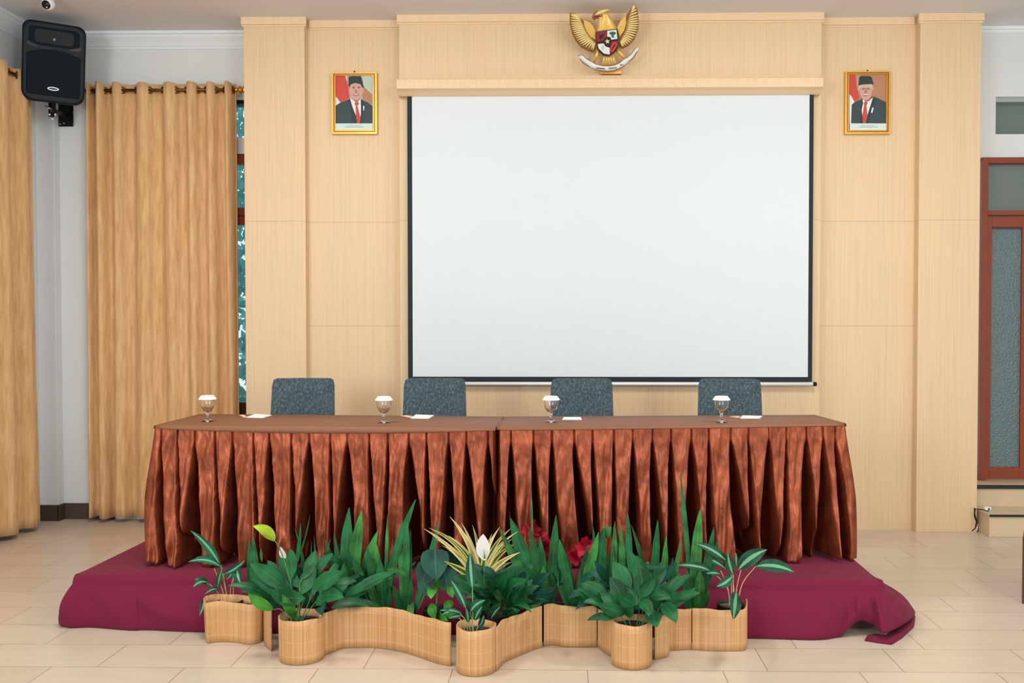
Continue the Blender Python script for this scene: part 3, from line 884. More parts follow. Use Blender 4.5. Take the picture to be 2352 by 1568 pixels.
portrait(740, 150, (205, 150, 1160, 1455), (275, 212, 1072, 1372), L1, 'gilt-framed photo of a person in black cap, suit and red tie, left of the screen', (680, 128))
L2 = [('bgbrown', [(285, 190), (1080, 190), (1080, 1370), (285, 1370)]),
      ('bgrose', [(430, 190), (520, 190), (480, 620), (440, 400)]),
      ('redp', [(285, 190), (410, 190), (440, 450), (495, 690), (440, 750), (390, 760), (330, 650), (285, 600)]),
      ('whitep', [(285, 610), (330, 660), (390, 770), (340, 850), (320, 1240), (285, 1240)]),
      ('suit', [(320, 1225), (335, 830), (440, 760), (570, 705), (800, 660), (900, 700), (1080, 790), (1080, 1225)]),
      ('skin2', [(575, 620), (760, 620), (740, 740), (640, 770), (575, 720)]),
      ('whitep', [(570, 700), (620, 770), (700, 760), (790, 670), (730, 860), (660, 1080), (560, 1080), (545, 940)]),
      ('suitlapel', [(560, 710), (575, 800), (545, 950), (570, 1225), (520, 1225), (530, 900)]),
      ('suitlapel', [(800, 670), (830, 760), (720, 1000), (680, 1225), (640, 1225), (700, 960)]),
      ('redp', [(610, 770), (660, 770), (670, 810), (645, 850), (670, 1080), (625, 1225), (570, 1225), (560, 1060), (600, 850), (590, 810)]),
      ('hair', ell(630, 470, 155, 110)),
      ('skin', ell(632, 545, 132, 195)), ('skin', ell(478, 510, 18, 45, 12)), ('skin', ell(785, 500, 18, 45, 12)),
      ('hair', [(500, 440), (760, 420), (775, 455), (640, 440), (510, 470)]),
      ('hat', [(480, 425), (500, 250), (530, 228), (720, 228), (755, 250), (795, 395), (640, 398), (560, 405)]),
      ('inkdk', ell(578, 497, 26, 15, 12)), ('inkdk', ell(690, 497, 26, 15, 12)), ('inkdk', [(604, 493), (664, 493), (664, 499), (604, 499)]),
      ('skin', ell(578, 497, 20, 9, 12)), ('skin', ell(690, 497, 20, 9, 12)), ('inkdk', ell(580, 497, 8, 7, 8)), ('inkdk', ell(688, 497, 8, 7, 8)),
      ('skin2', [(625, 510), (640, 510), (665, 585), (610, 588)]), ('whitep', ell(635, 618, 55, 10, 14)), ('skin2', ell(635, 640, 50, 9, 14)),
      ('whitep', [(770, 890), (800, 900), (770, 1010), (740, 1000)]),
      ('caption', [(290, 1230), (1080, 1230), (1080, 1370), (290, 1370)])] + caplines(1270, 350, 1030)
portrait(1920, 150, (190, 120, 1160, 1455), (285, 187, 1080, 1372), L2, 'gilt-framed photo of a grey-haired person in glasses and black cap, right of the screen', (678, 105))

# ------------------------------------------------------------------ emblem
def emblem():
    Y = 7.02; s_ = 8.254
    P = lambda x, y, yy=Y: at(1260+x/s_, y/s_, yy-.21*max(0, 1-y/1350))   # hangs with its top leaning forward
    c = P(1110, 800)
    t = empty('eagle_emblem', (c.x, YC, P(0, 1350).z), 'gilded eagle emblem with heraldic shield and white motto ribbon above the screen', 'emblem')
    def plate(name, poly, y0, y1, mat, par=t, bev=.003):
        return MB().prism([P(x, y, y0) for x, y in poly], (0, y1-y0, 0)).build(name, mat, par, bevel=bev)
    # wings
    lw = [(400, 235), (470, 235), (560, 300), (655, 375), (680, 480), (760, 640), (890, 770), (895, 900), (850, 965), (760, 950), (620, 880), (520, 770), (440, 610), (400, 430)]
    rw = [(1632, 70), (1668, 130), (1692, 200), (1715, 400), (1700, 560), (1630, 740), (1520, 850), (1400, 905), (1340, 860), (1340, 720), (1440, 580), (1475, 440), (1470, 290), (1560, 160)]
    wl = plate('wing', lw, 7.0, 7.03, M['golddk']); wr = plate('wing', rw, 7.0, 7.03, M['golddk'])
    def ridges(par, n, A, B, name):
        mb = MB()
        for i in range(n):
            f = i/(n-1)
            a = catmull(A, f*(len(A)-1)); b = catmull(B, f*(len(B)-1))
            pa, pb = P(*a, 6.995), P(*b, 6.992); mid = (pa+pb)/2+Vector((0, -.006, .003))
            mb.tube([pa, pa.lerp(mid, .5)+Vector((0, -.002, .002)), mid, mid.lerp(pb, .6), pb], [.003, .006, .0068, .006, .003], 6)
        mb.build(name, M['goldlt'] , par, smooth=True)
    ridges(wl, 20, [(600, 340), (670, 480), (740, 620), (830, 740), (890, 800)], [(420, 260), (425, 470), (490, 660), (610, 840), (840, 950)], 'feathers')
    ridges(wr, 20, [(1575, 190), (1490, 400), (1460, 560), (1390, 700), (1350, 780)], [(1640, 95), (1705, 330), (1690, 560), (1580, 780), (1400, 890)], 'feathers')
    for name, poly in (('wing_covert', [(660, 380), (760, 410), (840, 490), (895, 600), (895, 760), (800, 700), (720, 590), (675, 480)]), ('wing_covert', [(1470, 290), (1475, 430), (1440, 570), (1350, 700), (1320, 620), (1300, 520), (1360, 400)])):
        cv = plate(name, poly, 6.985, 7.01, M['gold'])
    # tail
    tl = plate('tail', [(1030, 1050), (1250, 1050), (1290, 1200), (1240, 1235), (1010, 1235)], 7.005, 7.03, M['gold'])
    mb = MB()
    for k in range(5):
        mb.tube([P(1060+k*40, 1060, 7.0), P(1035+k*55, 1220, 7.0)], .006, 6)
    mb.build('feathers', M['goldlt'], tl, smooth=True)
    plate('mount_base', [(985, 1330), (1380, 1330), (1385, 1400), (985, 1400)], 7.03, 7.069, M['gold'])
    # body/neck and head, rounded lofts
    def loft(name, rings, mat, par=t):
        mb = MB(); G = []
        for (x, y, rx, ry, dep) in rings:
            cc = P(x, y, 7.0); r1 = rx/s_/F*7.0; r2 = dep
            G.append([cc+Vector((r1*math.cos(2*PI*j/16), r2*math.sin(2*PI*j/16)-.005, ry/s_/F*7.0*math.cos(2*PI*j/16))) for j in range(16)])
        mb.grid(G, 0, True)
        n0 = 0; mb.face(list(range(16))[::-1]); mb.face([len(mb.v)-16+j for j in range(16)])
        return mb.build(name, mat, par, smooth=True)
    loft('body', [(1110, 1060, 90, 0, .012), (1110, 900, 200, 0, .02), (1110, 700, 220, 0, .03), (1100, 540, 190, 0, .034), (1095, 420, 130, 10, .03), (1080, 320, 75, 10, .026), (1060, 260, 60, 6, .022)], M['gold'])
    h = loft('head', [(1165, 190, 12, 6, .008), (1120, 215, 50, 30, .018), (1050, 235, 66, 50, .026), (985, 240, 66, 56, .026), (930, 250, 50, 50, .020), (900, 262, 36, 40, .014)], M['goldlt'])
    plate('beak', [(905, 195), (850, 250), (820, 330), (870, 375), (900, 350), (990, 335), (1000, 300), (930, 265), (935, 215)], 6.99, 7.008, M['golddk'], h)
    plate('mouth', [(880, 285), (930, 275), (985, 305), (900, 325), (860, 335)], 6.985, 6.995, M['shred'], h, .0005)
    mb = MB()
    for i in range(9):
        f = i/8; mb.tube([P(1130+70*f, 250+210*f, 6.985), P(1075+60*f, 300+190*f, 6.972)], [.003, .006], 6)
        mb.tube([P(950-20*f, 330+160*f, 6.985), P(1010-10*f, 340+170*f, 6.972)], [.003, .006], 6)
    mb.build('neck_feathers', M['goldlt'], t, smooth=True)
    # legs
    for nm, pts in (('foot', [(950, 930), (900, 1080), (850, 1200)]), ('foot', [(1290, 930), (1400, 1060), (1500, 1160)])):
        mb = MB(); mb.tube([P(x, y, 6.995) for x, y in pts], [.017, .012, .007], 10)
        x, y = pts[-1]
        for dx in (-45, -10, 30): mb.tube([P(x, y, 6.99), P(x+dx, y+25, 6.975), P(x+dx*1.3, y+60, 6.985)], [.006, .006, .003], 6)
        mb.build(nm, M['gold'], t, smooth=True)
    # shield
    sh = [(890, 600), (1300, 545), (1330, 720), (1330, 870), (1250, 990), (1150, 1055), (1030, 1035), (930, 930), (905, 800)]
    S = plate('shield', sh, 6.955, 6.985, M['shblk'])
    y = 6.953
    def q(nm, poly, mat, dy=0): plate(nm, poly, y-dy, y-dy+.0035, M[mat], S, .0005)
    q('red_quarter', [(905, 612), (1095, 588), (1100, 700), (1050, 760), (915, 800)], 'shred')
    q('white_quarter', [(1110, 585), (1288, 562), (1305, 735), (1190, 752), (1165, 700), (1112, 695)], 'whitep')
    q('white_base', [(930, 835), (1040, 820), (1080, 880), (1160, 905), (1158, 1035), (1050, 1015), (950, 920)], 'whitep')
    q('red_base', [(1190, 790), (1318, 770), (1318, 860), (1240, 975), (1168, 1030), (1165, 905)], 'shred')
    q('centre_shield', [(1050, 720), (1175, 705), (1180, 820), (1120, 885), (1060, 820)], 'shblk', .003)
    st = []
    for k in range(10):
        r = 55 if k % 2 == 0 else 22; a = -PI/2+k*PI/5-.1; st.append((1115+r*math.cos(a), 785+r*math.sin(a)))
    q('star', st, 'goldlt', .006)
    q('bull_head', [(950, 650), (985, 665), (1020, 660), (1050, 630), (1060, 655), (1030, 690), (1010, 740), (975, 740), (960, 690)], 'shblk', .003)
    q('tree', ell(1215, 630, 62, 32, 14) , 'shgrn', .003)
    q('tree', [(1190, 650), (1240, 650), (1235, 700), (1270, 705), (1200, 712)], 'shgrn', .003)
    mb = MB(); ch = [(1180, 960), (1185, 900), (1225, 830), (1265, 805), (1290, 830), (1270, 890), (1225, 950), (1195, 975)]
    mb.tube([P(*p, 6.949) for p in ch], .0035, 6, closed=True); mb.build('chain', M['shora'], S, smooth=True)
    q('rice_and_cotton', ell(1030, 900, 22, 42, 12), 'hair', .003)
    # ribbon
    up = [(560, 1060), (640, 1030), (720, 1110), (800, 1170), (900, 1215), (1020, 1245), (1130, 1250), (1250, 1235), (1350, 1190), (1440, 1120), (1500, 1080), (1570, 1010), (1640, 920), (1690, 895)]
    dn = [(590, 1110), (660, 1200), (730, 1240), (800, 1285), (900, 1325), (1020, 1345), (1130, 1352), (1250, 1338), (1380, 1285), (1490, 1200), (1560, 1140), (1620, 1090), (1660, 1010), (1710, 950)]
    mb = MB(); G = []
    for j, Pts in enumerate((up, dn)):
        G.append([P(x, yy, 6.975+.006*math.sin(i*1.3)*(0 if 3 < i < 9 else 1)) for i, (x, yy) in enumerate(Pts)])
    mb.grid([G[0], [(a+b)/2+Vector((0, -.004, 0)) for a, b in zip(*G)], G[1]])
    rb = mb.build('ribbon', M['whitep'], t, solid=.004)
    mb = MB(); mb.tube([P(x, yy, 6.972) for x, yy in dn], .0028, 6); mb.tube([P(x, yy, 6.972) for x, yy in up], .0018, 6); mb.build('ribbon_edge', M['golddk'], rb, smooth=True)
    for word, (x, yy), rot, w in (('BHINNEKA', (988, 1297), -.10, .022*1.0), ('TUNGGAL', (1215, 1290), .10, .020), ('IKA', (1385, 1228), .42, .010)):
        cu = bpy.data.curves.new('motto', 'FONT'); cu.body = word; cu.size = .0135; cu.align_x = 'CENTER'; cu.align_y = 'CENTER'; cu.extrude = .0008; cu.offset = .0002
        to = bpy.data.objects.new('motto', cu); COL.objects.link(to)
        dg = bpy.context.evaluated_depsgraph_get(); me = bpy.data.meshes.new_from_object(to.evaluated_get(dg))
        bpy.data.objects.remove(to)
        o = bpy.data.objects.new('motto_word', me); COL.objects.link(o); me.materials.clear(); me.materials.append(M['inkdk'])
        me.transform(Matrix.Translation(P(x, yy, 6.9665)) @ Matrix.Rotation(-rot*1.0 if False else rot, 4, 'Y').inverted() @ Matrix.Rotation(PI/2, 4, 'X'))
        o.parent = rb
    return t
emb = emblem()
for ch in emb.children_recursive:
    pass

# ------------------------------------------------------------------ curtains
def curtain(name, label, pf, eye, zt, zb, inward, A=.05, seed=1, endspread=0, drf=5):
    """pf(px)-> base point on the rod line; eye = eyelet px"""
    rnd = random.Random(seed)
    sub = 12; cols = []
    ks = []
    n = len(eye)
    first = eye[0]-(eye[1]-eye[0])*.6; last = eye[-1]+(eye[-1]-eye[-2])*.5
    E = [first]+list(eye)+[last]
    rows = 36
    ph = [rnd.uniform(-1, 1) for _ in E]
    amp = [rnd.uniform(.75, 1.15) for _ in E]
    G = [[] for _ in range(rows+1)]
    for k in range(len(E)-1):
        for j in range(sub if k < len(E)-2 else sub+1):
            f = j/sub
            for r in range(rows+1):
                t = r/rows
                w0 = E[k]+(E[k+1]-E[k])*f
                drift = (ph[k]*(1-f)+ph[k+1]*f)*drf*t + (w0-(first+last)/2)*endspread*t
                px = w0+drift
                sgn = 1 if k % 2 == 0 else -1
                sh = math.sin(PI*f)
                sh = math.copysign(abs(sh)**.65, sh)
                d = sgn*sh*A*amp[k]*(1-.1*t+.12*math.sin(t*5+ph[k]*3))
                d += .006*math.sin(px*.3+t*6)*t
                b = pf(px)
                p = b + inward*d
                p.z = zt+(zb-zt)*t + (.006*math.sin(px*.12+1) if r == rows else 0) + (.010*abs(sh) if r == 0 else 0)
                G[r].append(p)
    o = MB().grid(G)
    c = o.build(name, M['curtain'], solid=.003)
    tag(c, label, 'curtain')
    H = []
    N = len(G[0])
    return c
YK = 7.36
zrod = Z(207, YK, 350)
eyes = [209, 222, 240, 258, 281, 314, 343, 375, 404, 429, 453, 474, 495, 517, 533]
def pfb(px): v = at(px, 207, YK); return Vector((v.x, YK, 0))
cb = curtain('window_curtain', 'full-length tan eyelet curtain covering the window left of the stage wall', pfb, eyes, zrod+.045, .035, Vector((0, -1, 0)), .05, 5, .035)
def eyelets(cobj, pts, axis):
    for p in pts:
        mb = MB(); a = Vector(axis)
        ang = []
        b = Vector((0, 0, 1)); cc = a.cross(b)
        mb.tube([p+(b*math.cos(2*PI*i/18)+cc*math.sin(2*PI*i/18))*.024 for i in range(18)], .0055, 8, closed=True)
        mb.build('eyelet', M['bronze'], cobj, smooth=True)
def ydir(k): return Vector((.85, (-.5 if k % 2 else .5), 0)).normalized()
for k, e in enumerate(eyes):
    p = pfb(e); p.z = zrod; p.y -= .004
    eyelets(cb, [p], (.55, .83 if k % 2 else -.83, 0))
rod = MB().tube([(pfb(186).x, YK, zrod), (pfb(540).x, YK, zrod)], .0125, 12)
ro = rod.build('curtain_rod', M['bronze'], smooth=True)
tag(ro, 'bronze curtain rod with brass finial above the tan window curtain by the stage', 'curtain rod')
xe = pfb(540).x
MB().lathe([(.0, 0), (.016, 0), (.018, .012), (.012, .018), (.020, .026), (.030, .04), (.020, .055), (.024, .06), (.034, .075), (.024, .09), (.008, .1), (0, .104)][0:12], (xe, YK, zrod), 20, rot=Matrix.Rotation(PI/2, 3, 'Y')).build('finial', M['brass'], ro, smooth=True)
MB().box((pfb(192).x-.012, YK, zrod-.012), (pfb(192).x+.012, YW, zrod+.012)).build('rod_bracket', M['bronze'], ro)

# left wall curtain
XK = -3.98
def ypx(px): return XK*F/(px-1300)/1.0
def pfl(y): return Vector((XK, y, 0))
ye = []
v_ = 7.03
while v_ > 5.2:
    ye.append(v_); v_ -= .125
ye = ye[::-1]
zr2 = at(28, 172, 6.9).z
rnd = random.Random(9)
cl = curtain('window_curtain', 'tan eyelet curtain hanging along the left side wall at the photo edge', lambda y: Vector((XK+.0, y, 0)), ye, zr2+.045, .03, Vector((1, 0, 0)), .045, 8, .07, .016)
for k, y in enumerate(ye):
    eyelets(cl, [Vector((XK+.004, y, zr2))], (.8 if k % 2 else -.8, .6, 0))
ro2 = MB().tube([(XK, 5.0, zr2), (XK, 7.2, zr2)], .0125, 12).build('curtain_rod', M['bronze'], smooth=True)
tag(ro2, 'bronze curtain rod along the left side wall', 'curtain rod')
MB().box((XL, 7.12, zr2-.012), (XK, 7.144, zr2+.012)).build('rod_bracket', M['bronze'], ro2)

# ------------------------------------------------------------------ loudspeaker
def speaker():
    c = at(124, 146, 7.02)
    t = empty('wall_speaker', tuple(c), 'black plastic loudspeaker on a wall bracket in the upper left corner', 'loudspeaker')
    R = Matrix.Rotation(math.radians(27), 3, 'Z') @ Matrix.Rotation(math.radians(9), 3, 'X') @ Matrix.Rotation(math.radians(2), 3, 'Y')
    W, H = .415, .57
    def outline(w, h, cut, r=.06, n=6):
        # rounded rectangle, lower corners chamfered
        pts = []
        for (cx_, cz_, a0, rr) in ((w/2, h/2, 0, r), (-w/2, h/2, 90, r), (-w/2, -h/2, 180, cut), (w/2, -h/2, 270, cut)):
            ox, oz = cx_-math.copysign(rr, cx_), cz_-math.copysign(rr, cz_)
            for k in range(n+1):
                a = math.radians(a0+90*k/n); pts.append((ox+rr*math.cos(a), oz+rr*math.sin(a)))
        return pts
    def ringp(w, h, y, cut): return [Vector((x, y, z)) for x, z in outline(w, h, cut)]
    G = [ringp(W*.55, H*.72, .27, .05), ringp(W*.72, H*.86, .20, .06), ringp(W*.96, H*.97, .05, .07), ringp(W, H, .0, .075), ringp(W, H, -.03, .075), ringp(W*.97, H*.975, -.045, .072), ringp(W*.90, H*.93, -.045, .07)]
    Wd = lambda p: c + R@p
    mb = MB(); mb.grid([[Wd(p) for p in g] for g in G], 0, True); n = len(G[0])
    mb.face([j for j in range(n)]); mb.face([len(mb.v)-n+j for j in range(n)][::-1])
    mb.build('cabinet', M['black'], t)
    # woofer grille
    gp = [(-.17, -.235), (.17, -.235), (.175, -.2), (.175, .055), (.08, .085), (0, .092), (-.08, .085), (-.175, .055), (-.175, -.2)]
    g = MB().prism([Wd(Vector((x, -.046, z))) for x, z in gp], R@Vector((0, -.012, 0))).build('grille', M['black2'], t, bevel=.006)
    # horn
    mb = MB(); HG = []
    for (w, h, y) in ((.33, .13, -.047), (.30, .11, -.052), (.16, .06, -.030), (.07, .035, -.012)):
        HG.append([Wd(Vector((x, y, z+.18))) for x, z in outline(w, h, min(.03, h/2.1), min(.03, h/2.1))])
    mb.grid(HG, 0, True); k = len(HG[0]); mb.face([len(mb.v)-k+j for j in range(k)])
    mb.build('horn', M['black2'], t)
    MB().lathe([(0, 0), (.012, 0), (.010, .006), (0, .008)], Wd(Vector((0, -.046, .165))), 12, rot=R@Matrix.Rotation(PI/2, 3, 'X')).build('tweeter_cap', M['steel'], t, smooth=True)
    for sx in (-1, 1):
        MB().prism([Wd(Vector((sx*x, -.0455, z))) for x, z in ((.175, .105), (.10, .098), (.10, .11), (.175, .135))], R@Vector((0, -.006, 0))).build('port', M['blackgloss'], t)
    b = MB().prism([Wd(Vector((x, -.0585, z))) for x, z in ell(0, -.185, .038, .013, 24)], R@Vector((0, -.004, 0))).build('badge', M['steel'], t)
    MB().prism([Wd(Vector((x, -.0628, z))) for x, z in ell(0, -.185, .030, .006, 20)], R@Vector((0, -.001, 0))).build('badge_lettering', M['dkmetal'], b)
    # bracket
    xb0, xb1 = X(134, YW-.012), X(173, YW-.012); zb0, zb1 = Z(291, YW, 150), Z(225, YW, 150)
    br = MB().box((xb0, YW-.012, zb0), (xb1, YW, zb1)).build('bracket_plate', M['dkmetal'], t, bevel=.006)
    for (x, y) in ((137.5, 258), (169, 258), (138, 285), (147, 283), (169, 285)):
        p = at(x, y, YW-.013)
        MB().lathe([(0, 0), (.007, 0), (.006, .004), (0, .005)], p, 10, rot=Matrix.Rotation(PI/2, 3, 'X')).build('bolt', M['steel'], br, smooth=True)
    a0 = at(150, 262, YW-.02); a1 = at(122, 255, 7.15); a2 = at(122, 232, 7.12)
    MB().tube([a0, a1, a2], .018, 10).tube([at(118, 232, 7.13), at(118, 268, 7.13)], .02, 10).build('bracket_arm', M['dkmetal'], t, smooth=True)
    for (x, y) in ((114, 262), (127, 262), (120, 272)):
        MB().tube([at(x, y, 7.10), at(x, y+1, 7.07)], .007, 8).build('clamp_screw', M['steel'], t)
    MB().tube([at(104, 243, 7.09), at(116, 250, 7.09)], .005, 8).build('clamp_lever', M['steel'], t)
speaker()
# mitre block of the crown seen above the speaker
# ------------------------------------------------------------------ security camera
def seccam():
    p = at(112, 8, 6.62); c = Vector((p.x, p.y, CEIL))
    t = empty('security_camera', tuple(c), 'white dome security camera on the ceiling above the loudspeaker', 'security camera')
    MB().lathe([(0, 0), (.055, 0), (.056, -.012), (.05, -.022), (.0, -.022)], c, 28).build('base', M['crown'], t, smooth=True)
    e = c+Vector((0, -.005, -.055))
    R = Matrix.Rotation(math.radians(-62), 3, 'X')
    MB().lathe([(0, .044), (.02, .04), (.036, .026), (.044, 0), (.04, -.02), (.033, -.034), (.0, -.034)], e, 28, rot=R).build('eyeball_housing', M['crown'], t, smooth=True)
    MB().lathe([(.0, -.0355), (.03, -.0355), (.03, -.033), (0, -.033)], e, 28, rot=R).build('face_plate', M['blackgloss'], t)
    MB().lathe([(.0, -.040), (.011, -.038), (.013, -.034), (0, -.034)], e, 20, rot=R).build('lens', M['blackgloss'], t, smooth=True)
    MB().lathe([(.0, -.039), (.008, -.037), (.009, -.034), (0, -.034)], e+R@Vector((0, .017, 0)), 12, rot=R).build('sensor', M['steel'], t, smooth=True)
seccam()

# ------------------------------------------------------------------ things at the right
def socket_and_cable():
    p = gr(2269, 1172, .168)
    t = empty('cable_clip', tuple(p), 'small white plastic clip lying on the lower step by the pilaster', 'plug')
    MB().box((p.x-.025, p.y-.015, .1685), (p.x+.02, p.y+.02, .195)).build('body', M['paper'], t, bevel=.008)
    MB().lathe([(0, 0), (.008, 0), (.008, .004), (0, .004)], (p.x+.0, p.y-.015, .182), 12, rot=Matrix.Rotation(PI/2, 3, 'X')).build('button', M['shgrn'], t)
    pts = [(2270, 1174, 6.95, 0), (2256, 1170, 7.0, 0), (2246, 1169, 7.05, 0), (2240, 1168, 7.06, 0), (2239, 1180, 7.06, 0), (2243, 1195, 7.05, 0), (2240, 1212, 7.05, 0), (2233, 1219, 7.02, 0)]
    P = [at(x, y, Y) for x, y, Y, _ in pts]
    c = MB().tube(P, .004, 8).tube([at(2238, 1166, 7.07), at(2238, 1185, 7.07), at(2245, 1205, 7.05), at(2237, 1216, 7.04)], .004, 8).build('power_cable', M['dkmetal'], smooth=True)
    tag(c, 'dark cable drooping off the step at the foot of the right pilaster', 'cable')
    q = gr(2224, 1220); q2 = gr(2236, 1221)
    o = MB().box((q.x-.03, q.y-.012, .001), (q.x+.035, q.y+.02, .022)).build('power_plug', M['dkmetal'], bevel=.004); tag(o, 'dark power plug on the floor beside the right pilaster', 'plug')
    MB().tube([(q2.x+.02, q2.y, .004), (q2.x+.03, q2.y, .06)], .007, 8).build('white_tip', M['paper'], o)
socket_and_cable()
def stool():
    p = gr(2347, 1386); a = math.radians(27)
    ux = Vector((math.cos(a), -math.sin(a), 0)); uy = Vector((math.sin(a), math.cos(a), 0))
    def rb(x0, y0, z0, x1, y1, z1):
        o_ = Vector((p.x, p.y, 0))
        return MB().prism([o_+ux*x+uy*y+Vector((0, 0, z0)) for x, y in ((x0, y0), (x1, y0), (x1, y1), (x0, y1))], (0, 0, z1-z0))
    t = empty('wooden_stool', (p.x+.2, p.y+.2, 0), 'dark brown wooden stool cut off by the right edge of the photo', 'stool')
    rb(0, 0, .335, .42, .42, .368).build('seat', M['wooddk'], t, bevel=.006)
    for x, y in ((.0, .0), (.385, 0), (0, .385), (.385, .385)):
        rb(x, y, 0, x+.035, y+.035, .335).build('leg', M['wooddk'], t, bevel=.004)
    rb(.035, .008, .20, .385, .026, .335).build('apron', M['wooddk'], t)
stool()

# ------------------------------------------------------------------ bamboo screens
def bamboo(pts, h, label, closed=False, pxpts=True, taper=0.0, name='bamboo_screen', wob=1):
    B = [tuple(gr(x, y)) for x, y in pts] if pxpts else [tuple(p) for p in pts]
    if closed: B = B+[B[0]]
    n = len(B); N = max(30, int(sum((Vector(B[i+1])-Vector(B[i])).length for i in range(n-1))/.006))
    C_ = [Vector(catmull(B, i/N*(n-1))) for i in range(N+1)]
    cen = sum(C_, Vector())/len(C_)
    U = [0]
    for i in range(N): U.append(U[-1]+(C_[i+1]-C_[i]).length)
    rows = 6; G = []; V = []
    u0 = random.uniform(0, 50)
    for r in range(rows+1):
        t = r/rows; row = []; vr = []
        for i, p in enumerate(C_):
            hh = h + wob*.0015*math.sin(U[i]*60+u0)+wob*.003*math.sin(U[i]*23+u0*2)
            q = p + (p-cen)*taper*t
            q.z = .002+hh*t; row.append(q); vr.append((U[i]+u0, hh*t))
        G.append(row); V.append(vr)
    o = MB().grid(G, uv=V).build(name, M['bamboo'], solid=.006)
    tag(o, label, 'bamboo screen', 'rolled bamboo-stick screens hiding the pots')
    return o
H_ = .195
bamboo([(478, 1478), (503, 1474), (540, 1475), (574, 1480), (599, 1474), (598, 1464), (560, 1457), (500, 1457), (474, 1463)], .195, 'short bamboo-stick screen standing alone at the far left, wrapped around one pot', closed=True, taper=.06)
def circ(px, py, r, n=24):
    c = gr(px, py); c = Vector((c.x, c.y+r, 0))
    return [Vector((c.x+r*math.cos(2*PI*i/n), c.y+r*math.sin(2*PI*i/n), 0)) for i in range(n)], c
p2, c2 = circ(680, 1528, .098); p3, c3 = circ(1090, 1554, .086); p4, c4 = circ(1454, 1539, .089)
bamboo(p2, .198, 'round bamboo-stick wrap around the peace lily pot, left one of the three jutting forward', True, False, .04)
bamboo(p3, .200, 'round bamboo-stick wrap jutting furthest forward at the centre', True, False, .0)
bamboo(p4, .198, 'round bamboo-stick wrap jutting forward right of centre', True, False, .02)
bamboo([(607, 1474), (612, 1484), (624, 1496)], .20, 'narrow bamboo-stick strip beside the left round wrap')
bamboo([(733, 1506), (750, 1503), (768, 1496), (787, 1489), (825, 1487), (865, 1488), (924, 1497), (983, 1516), (1010, 1525), (1036, 1529)], H_, 'long wavy bamboo-stick screen between left and centre round wraps')
bamboo([(1140, 1541), (1148, 1532), (1159, 1521), (1180, 1511), (1206, 1500), (1226, 1492), (1244, 1487)], H_, 'curved bamboo-stick screen rising just right of the centre wrap')
bamboo([(1249, 1484), (1270, 1481), (1293, 1485), (1330, 1486), (1371, 1485)], H_, 'straight bamboo-stick screen behind the red-flowered part')
bamboo([(1374, 1486), (1381, 1492), (1392, 1501), (1404, 1507)], H_, 'narrow bamboo-stick screen just left of the right round wrap')
bamboo([(1504, 1515), (1520, 1511), (1534, 1507), (1538, 1495), (1560, 1493), (1588, 1491)], H_, 'folded bamboo-stick screen just right of the right round wrap')
bamboo([(1590, 1492), (1620, 1494), (1650, 1495), (1690, 1495), (1711, 1492), (1715, 1478), (1714, 1464)], H_, 'bamboo-stick screen forming the right end of the row')

# ------------------------------------------------------------------ plants
def leafstrip(mb, P, W, mi, side=None, fold=.25, face=Vector((0, -1, .35))):
    n = len(P)-1; k0 = len(mb.v)
    for i, p in enumerate(P):
        t = (P[min(i+1, n)]-P[max(i-1, 0)]).normalized()
        s_ = t.cross(face)
        if s_.length < .15: s_ = t.cross(Vector((.3, -.2, 1)))
        s_.normalize(); nn = s_.cross(t).normalized()
        if nn.y > 0: nn = -nn
        w = W[i]/2
        mb.v += [p-s_*w+nn*w*fold, p.copy(), p+s_*w+nn*w*fold]
    for i in range(n):
        a = k0+i*3; v0, v1 = i/n, (i+1)/n
        mb.face([a, a+1, a+4, a+3], mi, [(0, v0), (.5, v0), (.5, v1), (0, v1)], True)
        mb.face([a+1, a+2, a+5, a+4], mi, [(.5, v0), (1, v0), (1, v1), (.5, v1)], True)
def prof(kind, v):
    if kind == 'strap': return .62+.38*math.sin(PI*min(1, v*.9+.1)) if v < .7 else max(.02, (1-v)/.3)**.75*.95
    if kind == 'grass': return max(.03, 1-v**2.2)*(.6+.4*min(1, v*4))
    if kind == 'heart': return max(.02, math.sin(PI*min(1, .25+v*.75))**.8) if v > .0 else .5
    return max(.02, math.sin(PI*v)**.75*(1.12-.3*v)) if 0 < v < 1 else .02
def pxleaf(mb, Y0, base, tip, w, bow=0, dy=-.05, kind='strap', mi=0, n=12, fold=.25, arch=0, face=Vector((0, -1, .35))):
    """blade between two picture points at distance Y0; w in px, bow px sideways"""
    A = at(*base, Y0); B = at(*tip, Y0+dy)
    C0 = (A+B)/2; d = (B-A); per = Vector((d.z, 0, -d.x)).normalized() if d.length else Vector()
    C0 += per*bow*Y0/F + Vector((0, 0, arch))
    P = [A*(1-t)**2+C0*2*t*(1-t)+B*t*t for t in [i/n for i in range(n+1)]]
    ww = w*Y0/F*(.88 if kind == 'ovate' and w > 24 else 1)
    leafstrip(mb, P, [ww*prof(kind, i/n) for i in range(n+1)], mi, fold=fold, face=face)
def pxstalk(mb, Y0, pts, r, mi, dy=0):
    n = len(pts)
    P = [at(x, y, Y0+dy*i/max(1, n-1)) for i, (x, y) in enumerate(pts)]
    if n > 2:
        Q = [Vector(catmull([tuple(p) for p in P], i/8*(n-1))) for i in range(9)]
    else: Q = P
    mb.tube(Q, [r*(1-.4*i/(len(Q)-1)) for i in range(len(Q))], 6, mi)
